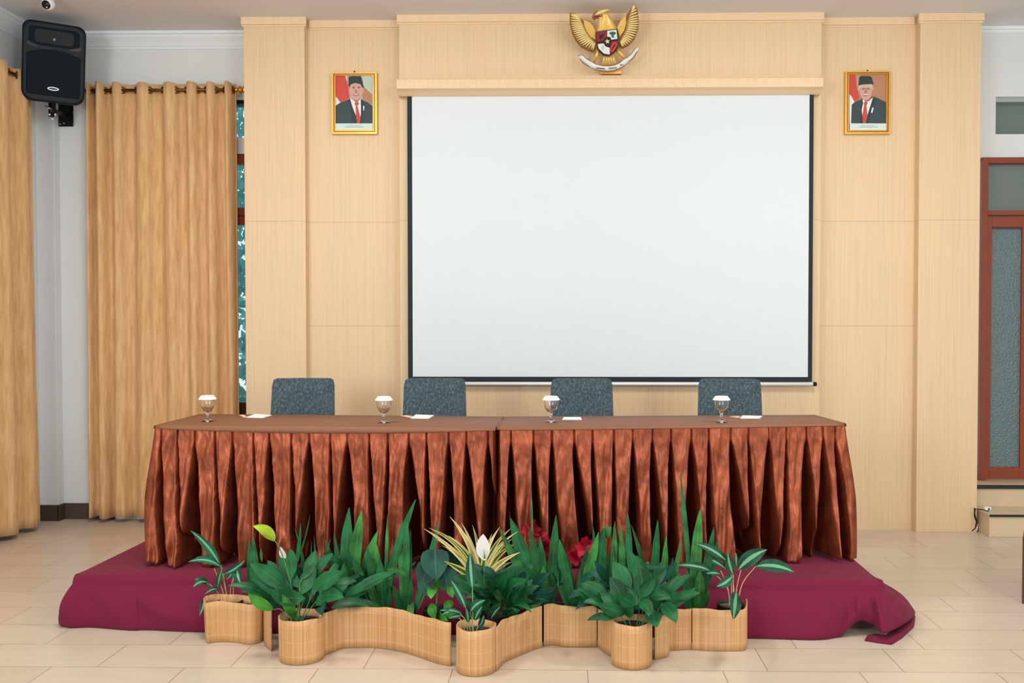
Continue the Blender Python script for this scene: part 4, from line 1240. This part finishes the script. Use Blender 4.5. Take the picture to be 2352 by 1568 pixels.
def plant(name, label, c, group='potted plants in front of the stage', pot=.075, ph=.165, soil='soil'):
    t = empty(name, (c[0], c[1], 0), label, 'plant', group)
    p = MB().lathe([(0, .002), (pot*.8, .002), (pot, ph), (pot*1.03, ph), (pot*1.03, ph+.008), (pot*.93, ph+.008), (pot*.92, ph-.01)], (c[0], c[1], 0), 20, cap=False).build('pot', M['pot'], t)
    MB().lathe([(0, ph-.004), (pot*.93, ph-.008)], (c[0], c[1], 0), 20, cap=False).build('soil', M[soil], t)
    return t
def rleaves(mb, c, n, seed, mi, L=(.16, .30), W=(.05, .08), stalk=(.08, .2), mis=None, phi=(0, 2*PI), kind='ovate', droop=(.0, .6), z0=.16, up=(.35, 1.1)):
    """random 3D rosette of stalked leaves"""
    rnd = random.Random(seed)
    for i in range(n):
        a = rnd.uniform(*phi); el = rnd.uniform(*up); dr = Vector((math.cos(a), math.sin(a), 0))
        b = Vector((c[0], c[1], z0))+dr*rnd.uniform(.0, .04)
        sl = rnd.uniform(*stalk); d0 = (dr*math.cos(el)+Vector((0, 0, 1))*math.sin(el)).normalized()
        m = b+d0*sl*.6+Vector((0, 0, sl*.15)); e = b+d0*sl
        if mis is not None: mb.tube([b, m.lerp((b+e)/2, .5), e], .0022, 5, mis)
        l = rnd.uniform(*L)*1.05; w = rnd.uniform(*W)*.82; dp = rnd.uniform(*droop)
        P = []
        for k in range(9):
            t = k/8; P.append(e+d0*l*t+Vector((0, 0, -dp*l*t*t)))
        leafstrip(mb, P, [w*prof(kind, k/8) for k in range(9)], mi, fold=.3, face=Vector((rnd.uniform(-.3, .3), -.55, rnd.uniform(.4, .9))))

# 1 silver-striped plant, far left
def silver_left():
    Y = 4.70; c = at(532, 1400, Y)
    t = plant('striped_leaf_plant', 'plant with narrow silver-striped leaves in the far left bamboo wrap', (c.x, 4.68), pot=.06, soil='fibre')
    mb = MB()
    for b, tp, w, bow, dy in (((506, 1300), (438, 1218), 20, 14, -.05), ((508, 1302), (432, 1290), 15, 22, -.06), ((510, 1300), (450, 1280), 14, 14, .03), ((513, 1318), (563, 1286), 17, 8, -.05), ((545, 1300), (553, 1340), 22, 6, -.08),
                              ((478, 1338), (443, 1348), 16, 14, -.08), ((502, 1352), (471, 1364), 13, 8, -.08), ((472, 1368), (458, 1414), 16, -5, -.12), ((500, 1352), (512, 1302), 14, -4, -.06), ((480, 1345), (447, 1330), 14, 12, -.02), ((520, 1330), (540, 1296), 14, 8, .04)):
        pxleaf(mb, Y, b, tp, w, bow, dy, 'ovate')
    mb.build('leaves', M['silver'], t)
    ms = MB()
    for pts in (((528, 1395), (515, 1340), (508, 1302)), ((520, 1395), (500, 1360), (478, 1338)), ((530, 1395), (530, 1350), (545, 1300)), ((515, 1395), (495, 1375), (472, 1368)), ((524, 1395), (518, 1350), (513, 1318)), ((534, 1395), (536, 1360), (536, 1315)), ((522, 1395), (508, 1345), (492, 1305))):
        pxstalk(ms, Y, pts, .0032, 0)
    ms.build('stalks', M['stalk'], t, smooth=True)
silver_left()
# 2 peace lily, left round wrap
def lily_left():
    Y = c2.y; t = plant('peace_lily', 'peace lily with a tall yellow-green leaf in the left forward wrap', (c2.x, c2.y))
    mb = MB()
    for b, tp, w, bow, dy, mi in (((655, 1352), (574, 1294), 44, 10, -.03, 0), ((700, 1372), (620, 1352), 46, -20, -.12, 0), ((628, 1400), (570, 1362), 30, -6, -.1, 1), ((720, 1355), (790, 1312), 44, -6, -.04, 0), ((688, 1365), (722, 1290), 42, 8, .03, 0), ((690, 1350), (640, 1270), 36, -8, .08, 0),
                                  ((735, 1370), (790, 1372), 40, -12, -.06, 0), ((660, 1395), (612, 1330), 36, 6, .05, 0), ((690, 1355), (765, 1270), 36, -10, .1, 0), ((668, 1330), (668, 1260), 34, 4, .08, 0), ((700, 1330), (725, 1262), 34, 4, .1, 0), ((650, 1370), (655, 1330), 40, 4, .0, 0), ((725, 1390), (800, 1345), 38, -10, -.02, 0), ((676, 1420), (648, 1365), 30, 5, -.1, 1)):
        pxleaf(mb, Y, b, tp, w, bow, dy, 'ovate', mi, fold=.3)
    rleaves(mb, (c2.x, c2.y+.04), 22, 21, 0, mis=None, phi=(-.2, PI+.2))
    rleaves(mb, (c2.x+.02, 4.58), 26, 77, 2, L=(.12, .2), W=(.05, .08), stalk=(.05, .16), phi=(-PI, PI))  # dark filler leaves added behind; their colour stands in for shadow
    mb.build('leaves', [M['lily'], M['lilylt'], M['dark']], t)
    ms = MB()
    for tp in ((655, 1352), (700, 1372), (720, 1355), (688, 1365), (690, 1350), (660, 1395), (628, 1400), (735, 1370)):
        pxstalk(ms, Y, [(675+(tp[0]-675)*.2, 1435), (675+(tp[0]-675)*.6, 1400), tp], .003, 0)
    pxstalk(ms, Y, [(680, 1430), (668, 1340), (645, 1265), (630, 1240)], .0036, 0)
    pxstalk(ms, Y, [(688, 1425), (688, 1370), (690, 1335), (706, 1322)], .004, 0)
    pxstalk(ms, Y, [(678, 1430), (672, 1350), (656, 1280)], .0026, 0, .04)
    ms.build('stalks', M['stalkg'], t, smooth=True)
    ml = MB(); pxleaf(ml, Y, (630, 1243), (581, 1208), 30, 18, -.05, 'ovate', 0, fold=.35); ml.build('yellow_leaf', M['yellowtip'], t)['label'] = 'tall yellow-green leaf'
    mf = MB(); pxleaf(mf, Y+.04, (656, 1282), (645, 1255), 15, -3, -.01, 'ovate', fold=.8); mf.build('flower', M['spathe'], t)['label'] = 'white half-open flower'
    mf = MB(); pxleaf(mf, Y+.05, (602, 1290), (599, 1258), 7, 0, 0, 'ovate', fold=.6); mf.build('bud', M['lilylt'], t)
lily_left()
# 3 broad strap plants
def straps(name, label, px, Y, blades, extra=None, mat='strap', py=1395):
    c = at(px, py, Y); t = plant(name, label, (c.x, Y), pot=.05, ph=.15)
    mb = MB()
    for i, (b, tp, w, bow, dy) in enumerate(blades): pxleaf(mb, Y, b, tp, w, bow, dy, 'strap', (i*2+i//3) % 3, fold=.2)
    mb.build('blades', [M[mat], M['strapdk'], M['straplt']], t)
    return t
straps('strap_leaf_plant', 'single upright strap-leaved shoot behind the left end of the peace lily', 588, 4.72, [((588, 1400), (582, 1233), 22, 0, 0), ((592, 1400), (600, 1320), 14, 2, -.03), ((575, 1400), (572, 1236), 13, 0, .03), ((610, 1400), (622, 1300), 16, 4, .02)])
straps('strap_leaf_plant', 'cluster of tall pointed strap leaves just right of the left peace lily', 805, 4.68, [((795, 1400), (802, 1165), 30, -6, .03), ((806, 1400), (831, 1172), 30, -8, -.02), ((800, 1400), (748, 1240), 20, -6, .03), ((790, 1400), (768, 1225), 14, 0, .06), ((820, 1400), (796, 1260), 22, 4, -.03), ((815, 1400), (868, 1218), 26, -6, .02), ((782, 1400), (790, 1290), 22, 4, -.05), ((835, 1400), (850, 1290), 20, -3, .0), ((800, 1300), (835, 1322), 12, -8, -.1), ((790, 1300), (740, 1270), 14, 8, -.1)])
straps('strap_leaf_plant', 'strap-leaved plant with one long leaf arching up right towards the skirt', 872, 4.64, [((880, 1400), (955, 1146), 20, -16, 0), ((875, 1400), (862, 1240), 18, 3, 0), ((862, 1400), (806, 1275), 20, 4, -.05), ((870, 1400), (842, 1255), 22, 4, -.02), ((880, 1400), (872, 1280), 24, 0, -.03), ((866, 1400), (845, 1330), 20, 3, -.05), ((885, 1400), (890, 1180), 9, 0, .05), ((888, 1400), (905, 1250), 16, 3, .03), ((888, 1400), (896, 1350), 12, 3, -.03), ((880, 1330), (955, 1290), 9, 12, 0)])
straps('strap_leaf_plant', 'slender upright strap leaves with one leaf drooping over the bamboo', 932, 4.62, [((930, 1400), (934, 1180), 16, 3, 0), ((926, 1400), (917, 1206), 14, 2, .03), ((938, 1400), (943, 1214), 13, -2, .02), ((924, 1400), (902, 1342), 13, 0, -.03), ((934, 1400), (944, 1330), 17, 2, -.03), ((944, 1385), (932, 1440), 18, -6, -.14), ((934, 1320), (888, 1308), 12, 10, -.05), ((918, 1400), (905, 1350), 14, 1, 0), ((950, 1400), (1008, 1196), 16, 8, .05), ((955, 1400), (1000, 1270), 15, 6, .04)])
# heart-leaf philodendron
def philo():
    Y = 4.62; c = at(1000, 1400, Y); t = plant('heart_leaf_plant', 'dark heart-shaped leaves left of the yellow-edged plant', (c.x, c.y), pot=.06, ph=.15)
    mb = MB()
    for b, tp, w, bow, dy, mi in (((1000, 1262), (1004, 1332), 66, 4, -.06, 0), ((985, 1290), (965, 1345), 50, -4, -.02, 0), ((1022, 1302), (1030, 1360), 58, 4, -.02, 0), ((1040, 1260), (1050, 1300), 40, 0, .05, 0), ((975, 1325), (985, 1370), 40, 0, -.05, 0)):
        pxleaf(mb, Y, b, tp, w, bow, dy, 'heart', mi, fold=.15, face=Vector((0, -1, .1)))
    for b, tp, w, bow, dy in (((1000, 1340), (990, 1375), 24, 5, -.1), ((990, 1385), (1000, 1420), 24, 3, -.12), ((1012, 1400), (1048, 1412), 22, 3, -.12), ((985, 1400), (1030, 1425), 20, 3, -.12), ((1010, 1352), (1000, 1330), 18, 3, -.1), ((1040, 1380), (1020, 1400), 20, 3, -.1), ((1035, 1340), (1040, 1372), 22, 2, -.08)):
        pxleaf(mb, Y, b, tp, w, bow, dy, 'ovate', 1, fold=.2)
    mb.build('leaves', [M['dark'], M['lilylt']], t)
    ms = MB()
    for e in ((1000, 1262), (985, 1290), (1022, 1302), (990, 1370), (1010, 1352)): pxstalk(ms, Y, [(1000, 1405), (1005, 1350), e], .0025, 0)
    ms.build('stalks', M['stalkg'], t, smooth=True)
philo()
# yellow-edged spidery plant
def yellow():
    Y = 4.66; c = at(1105, 1400, Y); t = plant('yellow_edged_plant', 'plant with long thin yellow-edged leaves at the centre', (c.x, c.y), pot=.06, ph=.17)
    mb = MB(); B = (1106, 1335)
    for tp, w, bow, mi in (((1033, 1186), 12, -14, 1), ((985, 1212), 12, -22, 0), ((974, 1214), 10, -12, 1), ((1000, 1238), 11, -14, 0), ((1020, 1288), 15, -2, 0), ((1015, 1252), 10, -10, 0), ((1060, 1200), 9, -8, 1), ((1085, 1205), 9, -6, 0), ((1148, 1210), 10, 12, 1), ((1175, 1212), 10, 16, 0), ((1190, 1245), 11, 14, 0), ((1195, 1268), 12, 10, 1), ((1178, 1290), 10, 8, 0), ((1050, 1245), 12, -6, 0), ((1130, 1225), 11, 6, 0), ((1160, 1250), 12, 8, 0), ((1030, 1230), 10, -14, 1), ((1070, 1260), 12, -4, 0), ((1190, 1220), 8, 18, 1), ((1045, 1300), 12, -6, 0), ((1160, 1300), 12, 8, 0), ((1180, 1235), 8, 14, 0), ((1010, 1222), 8, -18, 0)):
        rr = random.Random(int(tp[0]*7+tp[1])); w *= 1.35; bow *= -1.9; mi = mi if tp[0] > 1100 or mi == 0 else 1
        pxleaf(mb, Y, (B[0]+(tp[0]-B[0])*.06, B[1]), tp, w, bow, rr.uniform(-.12, .08), 'grass', mi, fold=.3)
    mb.build('leaves', [M['varieg'], M['varieg2']], t)
    ms = MB(); pxstalk(ms, Y, [(1106, 1405), (1106, 1335)], .01, 0); ms.build('stem', M['stalk'], t)
yellow()
# central peace lily with white flower
def lily_mid():
    Y = 4.50; c = at(1150, 1420, Y); t = plant('peace_lily', 'bushy peace lily with the large white flower, at the centre', (c.x, Y+.02), pot=.07)
    mb = MB()
    for b, tp, w, bow, dy in (((1180, 1390), (1185, 1300), 60, 10, -.0), ((1150, 1370), (1210, 1330), 44, -8, -.05), ((1120, 1370), (1165, 1310), 44, 4, -.05), ((1100, 1360), (1040, 1322), 40, 6, -.05), ((1165, 1400), (1205, 1370), 40, -6, -.08), ((1140, 1395), (1130, 1335), 30, 3, -.08), ((1155, 1420), (1195, 1400), 30, -6, -.12), ((1120, 1415), (1150, 1385), 26, 4, -.12), ((1200, 1400), (1190, 1440-90), 36, 6, .0), ((1110, 1345), (1075, 1310), 34, 4, .0), ((1150, 1340), (1190, 1290), 36, 6, .03)):
        pxleaf(mb, Y, b, tp, w, bow, dy, 'ovate', 0, fold=.3)
    rleaves(mb, (c.x+.06, Y+.1), 26, 78, 1, L=(.12, .2), W=(.05, .08), stalk=(.05, .18), phi=(-PI, PI))  # dark leaves filling the back, shade put into their colour
    rleaves(mb, (c.x, Y), 34, 5, 0, L=(.10, .18), W=(.035, .06), stalk=(.05, .14), phi=(-PI, PI))
    mb.build('leaves', [M['lily'], M['dark']], t)
    ms = MB(); pxstalk(ms, Y, [(1128, 1420), (1112, 1350), (1114, 1285)], .003, 0); ms.build('flower_stalk', M['stalkg'], t, smooth=True)
    mf = MB(); pxleaf(mf, Y-.02, (1113, 1287), (1110, 1226), 38, -4, .02, 'ovate', fold=.18, face=Vector((0, -1, .1))); f = mf.build('flower', M['spathe'], t); f['label'] = 'large white spathe'
    mk = MB(); mk.tube([at(1113, 1282, Y-.03), at(1112, 1262, Y-.045)], [.0045, .003], 8); mk.build('spadix', M['stalk'], f, smooth=True)
lily_mid()
# silver plant in centre wrap
def silver_mid():
    Y = c3.y; t = plant('striped_leaf_plant', 'plant with silver-striped leaves in the centre forward wrap', (c3.x, c3.y), pot=.07)
    mb = MB()
    for b, tp, w, bow, dy in (((1085, 1352), (1080, 1268), 28, -2, .02), ((1070, 1398), (1036, 1332), 20, 6, -.02), ((1080, 1405), (1115, 1378), 20, -10, -.03), ((1060, 1408), (1010, 1402), 12, 8, -.05), ((1075, 1430), (1070, 1395), 12, 3, -.03), ((1090, 1425), (1108, 1392), 16, -4, -.04), ((1128, 1420), (1150, 1392), 10, -4, -.05), ((1060, 1415), (1030, 1420), 10, 5, -.06), ((1100, 1440), (1112, 1412), 14, 3, -.05), ((1050, 1400), (1015, 1412), 12, 6, -.06)):
        pxleaf(mb, Y, b, tp, w, bow, dy, 'ovate')
    mb.build('leaves', M['silver'], t)
    ms = MB()
    for pts in (((1085, 1455), (1086, 1400), (1085, 1352)), ((1080, 1455), (1078, 1425), (1070, 1398)), ((1088, 1455), (1085, 1430), (1080, 1405)), ((1075, 1455), (1070, 1425), (1050, 1402)), ((1092, 1455), (1100, 1430), (1100, 1415)), ((1070, 1455), (1060, 1425), (1045, 1412))):
        pxstalk(ms, Y, pts, .0028, 0)
    ms.build('stalks', M['stalk'], t, smooth=True)
silver_mid()
straps('strap_leaf_plant', 'wide strap leaves fanning up before the red flowers, right of the white flower', 1253, 4.64, [((1250, 1400), (1172, 1188), 34, -4, 0), ((1246, 1400), (1148, 1214), 20, -6, -.04), ((1256, 1400), (1277, 1182), 22, 6, 0), ((1252, 1400), (1216, 1210), 22, 2, -.02), ((1258, 1400), (1240, 1230), 20, -2, .02), ((1250, 1400), (1248, 1300), 26, 0, -.03), ((1240, 1375), (1198, 1380), 26, -20, -.06), ((1262, 1400), (1290, 1260), 18, 4, .03), ((1222, 1270), (1222, 1148), 5, 0, .05), ((1244, 1345), (1195, 1300), 34, -6, -.05)])
straps('strap_leaf_plant', 'strap-leaved plant opening in a V in front of the lower red flower', 1320, 4.64, [((1316, 1400), (1285, 1238), 26, -4, -.02), ((1324, 1400), (1375, 1222), 22, 4, -.02), ((1318, 1400), (1302, 1270), 20, -3, .02), ((1322, 1400), (1350, 1250), 18, 3, .02), ((1330, 1400), (1332, 1310), 14, 0, -.03), ((1312, 1400), (1275, 1300), 20, -3, .02), ((1326, 1400), (1368, 1290), 20, 4, -.02), ((1330, 1400), (1342, 1272), 12, 0, .04)])
straps('strap_leaf_plant', 'strap-leaved plant with one broad leaf whose tip folds over, left of the right lily', 1385, 4.66, [((1380, 1400), (1388, 1215), 30, -14, -.02), ((1388, 1235), (1404, 1210), 22, -6, -.02), ((1376, 1400), (1362, 1208), 13, 0, .02), ((1390, 1400), (1398, 1270), 20, 0, .02), ((1370, 1400), (1350, 1300), 18, -2, 0), ((1400, 1400), (1412, 1196), 16, 6, .03)])
# red flowers
def reds():
    Y = 4.74; c = at(1290, 1400, Y); t = plant('red_flower_plant', 'plant with crimson red blooms showing behind the strap leaves', (c.x, 4.66), pot=.05, ph=.16)
    for (x, y, s_) in ((1222, 1215, 26), (1250, 1262, 34), (1318, 1282, 30), (1345, 1255, 34), (1236, 1235, 24)):
        mb = MB(); rr = random.Random(int(x))
        for k in range(9):
            a = k*2*PI/9+rr.uniform(-.2, .2); l = s_*rr.uniform(.7, 1.15)
            pxleaf(mb, Y, (x, y), (x+l*math.cos(a), y+l*.85*math.sin(a)), s_*.62, rr.uniform(-4, 4), rr.uniform(-.05, .0), 'ovate', 0, n=7, fold=.3)
        mb.build('bloom', M['redleaf'], t)
    ms = MB()
    for x, y in ((1222, 1215), (1250, 1262), (1318, 1282), (1345, 1255), (1236, 1235)): pxstalk(ms, Y, [(1290, 1405), ((x+1290)/2, 1340), (x, y)], .003, 0)
    ms.build('stalks', M['stalkg'], t, smooth=True)
    mb = MB(); rleaves(mb, (c.x, 4.66), 22, 31, 0, L=(.08, .14), W=(.04, .06), stalk=(.08, .22)); mb.build('leaves', M['dark'], t)
reds()
straps('strap_leaf_plant', 'tall strap leaves standing behind the right peace lily', 1465, 4.66, [((1440, 1400), (1442, 1178), 18, 6, .02), ((1432, 1400), (1425, 1205), 16, 2, 0), ((1450, 1400), (1408, 1210), 16, -8, .03), ((1500, 1400), (1450, 1205), 12, 8, -.02), ((1500, 1400), (1511, 1194), 19, -2, -.02), ((1515, 1400), (1530, 1230), 16, 4, 0), ((1535, 1400), (1563, 1238), 13, 4, 0), ((1525, 1400), (1528, 1250), 18, -3, .03), ((1540, 1400), (1545, 1280), 18, 3, -.02), ((1480, 1400), (1470, 1280), 16, 3, .04), ((1508, 1400), (1495, 1290), 20, 3, .04)])
# right peace lily
def lily_right():
    Y = c4.y; t = plant('peace_lily', 'broad-leaved peace lily in the right forward wrap', (c4.x, c4.y))
    mb = MB()
    for b, tp, w, bow, dy in (((1440, 1405), (1372, 1385), 36, -10, -.06), ((1420, 1400), (1370, 1420), 26, -8, -.08), ((1480, 1380), (1462, 1275), 50, 6, 0), ((1440, 1390), (1400, 1325), 46, 4, .03), ((1470, 1395), (1435, 1300), 44, 4, .04), ((1470, 1370), (1505, 1325), 30, 4, -.03), ((1500, 1400), (1510, 1440), 44, 6, -.12), ((1470, 1380), (1490, 1415), 36, -14, -.1), ((1520, 1385), (1553, 1430), 40, -8, -.12), ((1490, 1370), (1540, 1375), 36, -16, -.08), ((1460, 1385), (1420, 1360), 40, -10, -.06), ((1485, 1350), (1530, 1305), 22, 8, 0), ((1450, 1350), (1410, 1290), 34, 4, .06), ((1470, 1340), (1440, 1260), 34, 4, .08), ((1500, 1350), (1520, 1290), 30, 4, .06), ((1435, 1410), (1455, 1395), 30, 2, -.1), ((1450, 1290), (1530, 1300), 14, 12, 0), ((1420, 1385), (1378, 1360), 32, -6, .0)):
        pxleaf(mb, Y, b, tp, w, bow, dy, 'ovate', 0, fold=.3)
    rleaves(mb, (c4.x, c4.y+.04), 30, 12, 0, L=(.12, .22), W=(.045, .075), stalk=(.06, .18), phi=(-.3, PI+.3))
    rleaves(mb, (c4.x, 4.58), 30, 79, 1, L=(.12, .2), W=(.05, .08), stalk=(.05, .17), phi=(-PI, PI))  # rear filler leaves, darker green in place of the shadow there
    mb.build('leaves', [M['lily'], M['dark']], t)
    ms = MB()
    for tp in ((1440, 1405), (1480, 1380), (1440, 1390), (1470, 1370), (1500, 1400), (1520, 1385), (1490, 1370), (1420, 1400)):
        pxstalk(ms, Y, [(1455+(tp[0]-1455)*.3, 1445), (1455+(tp[0]-1455)*.7, 1420), tp], .003, 0)
    ms.build('stalks', M['stalkg'], t, smooth=True)
lily_right()
straps('strap_leaf_plant', 'tallest strap-leaved plant, thin spear reaching halfway up the skirt', 1595, 4.64, [((1592, 1400), (1563, 1086), 12, 0, 0), ((1594, 1400), (1609, 1166), 26, -6, -.02), ((1600, 1400), (1640, 1210), 20, 4, 0), ((1600, 1400), (1650, 1236), 18, 6, .03), ((1586, 1400), (1578, 1310), 28, 0, -.03), ((1604, 1400), (1608, 1310), 26, 0, -.04), ((1612, 1400), (1628, 1355), 16, 2, -.03), ((1582, 1400), (1580, 1330), 16, -3, 0)])
def silver_right():
    Y = 4.62; c = at(1682, 1400, Y); t = plant('striped_leaf_plant', 'spreading plant with silver-striped leaves at the right end of the row', (c.x, Y+.05), pot=.065, soil='fibre')
    mb = MB()
    for b, tp, w, bow, dy in (((1672, 1292), (1600, 1248), 22, 12, -.02), ((1695, 1308), (1762, 1262), 40, -12, -.03), ((1735, 1300), (1824, 1314), 34, -16, -.05), ((1634, 1312), (1556, 1298), 18, 12, -.03), ((1684, 1320), (1672, 1268), 22, -5, -.04), ((1683, 1322), (1645, 1346), 26, -8, -.08), ((1692, 1358), (1684, 1422), 34, 4, -.42), ((1668, 1308), (1618, 1280), 14, 8, .03), ((1655, 1318), (1622, 1316), 14, 4, -.04), ((1692, 1300), (1690, 1268), 8, 0, .02)):
        pxleaf(mb, Y, b, tp, w, bow, dy, 'ovate', 0, fold=.2)
    mb.build('leaves', M['silver'], t)
    ms = MB()
    for pts in (((1685, 1395), (1685, 1345), (1672, 1292)), ((1690, 1395), (1692, 1350), (1702, 1308)), ((1693, 1395), (1705, 1340), (1735, 1301)), ((1680, 1395), (1668, 1345), (1634, 1312)), ((1684, 1395), (1684, 1350), (1684, 1320)), ((1682, 1395), (1680, 1345), (1683, 1325)), ((1688, 1395), (1690, 1380), (1692, 1362)), ((1676, 1395), (1672, 1350), (1655, 1310))):
        pxstalk(ms, Y, pts, .0032, 0)
    ms.build('stalks', M['stalkp'], t, smooth=True)
silver_right()
# small grass sprigs
def sprig(label, px, Y, blades, py=1400):
    c = at(px, py, Y); t = plant('grassy_plant', label, (c.x, Y), pot=.045, ph=.15)
    mb = MB()
    for b, tp, w, bow, dy in blades: pxleaf(mb, Y, b, tp, w, bow, dy, 'grass', 0, fold=.25)
    mb.build('blades', M['lilylt'] if False else M['strap'], t)
sprig('thin grassy sprig rising behind the left peace lily', 715, 4.68, [((700, 1300), (677, 1212), 6, 2, 0), ((682, 1290), (690, 1200), 11, 4, 0), ((690, 1270), (712, 1182), 5, 4, 0), ((705, 1400), (715, 1240), 10, 6, 0), ((720, 1400), (760, 1235), 11, -6, 0), ((735, 1400), (722, 1230), 10, -4, .02), ((712, 1400), (690, 1260), 12, -3, 0), ((725, 1400), (740, 1260), 14, 3, -.03), ((740, 1400), (770, 1290), 14, 4, 0), ((700, 1400), (692, 1280), 14, 0, 0)])

# ------------------------------------------------------------------ light
w = bpy.data.worlds.new('world'); SC.world = w; w.use_nodes = True
wn = w.node_tree; bg = wn.nodes['Background']
bg.inputs[0].default_value = (.90, .96, 1.0, 1); bg.inputs[1].default_value = 1.25
def area(name, loc, tgt, sx, sy, power, col=(1, 1, 1)):
    l = bpy.data.lights.new(name, 'AREA'); l.shape = 'RECTANGLE'; l.size = sx; l.size_y = sy; l.energy = power; l.color = col
    o = bpy.data.objects.new(name, l); COL.objects.link(o); o.location = loc
    o.rotation_euler = (Vector(tgt)-Vector(loc)).to_track_quat('-Z', 'Y').to_euler()
    return o
area('ceiling_light', (-1.7, 4.3, CEIL-.05), (-1.7, 5.0, 0), .6, 1.2, 75, (1, .96, .90))
area('ceiling_light', (1.9, 4.3, CEIL-.05), (1.9, 5.0, 0), .6, 1.2, 75, (1, .96, .90))
area('rear_fill_light', (-3.6, -1.5, 2.3), (0, 7, 1.8), 1.6, 1.8, 145, (.96, .98, 1))  # added frontal fill behind the camera; no window is built there
area('rear_fill_light', (3.4, -1.5, 2.4), (0.5, 7, 1.8), 1.6, 1.8, 110, (.97, .98, 1))  # second added fill, to the right behind the camera

vs = SC.view_settings
vs.view_transform = 'Standard'; vs.look = 'None'; vs.gamma = 1; vs.use_curve_mapping = False; vs.exposure = -0.07
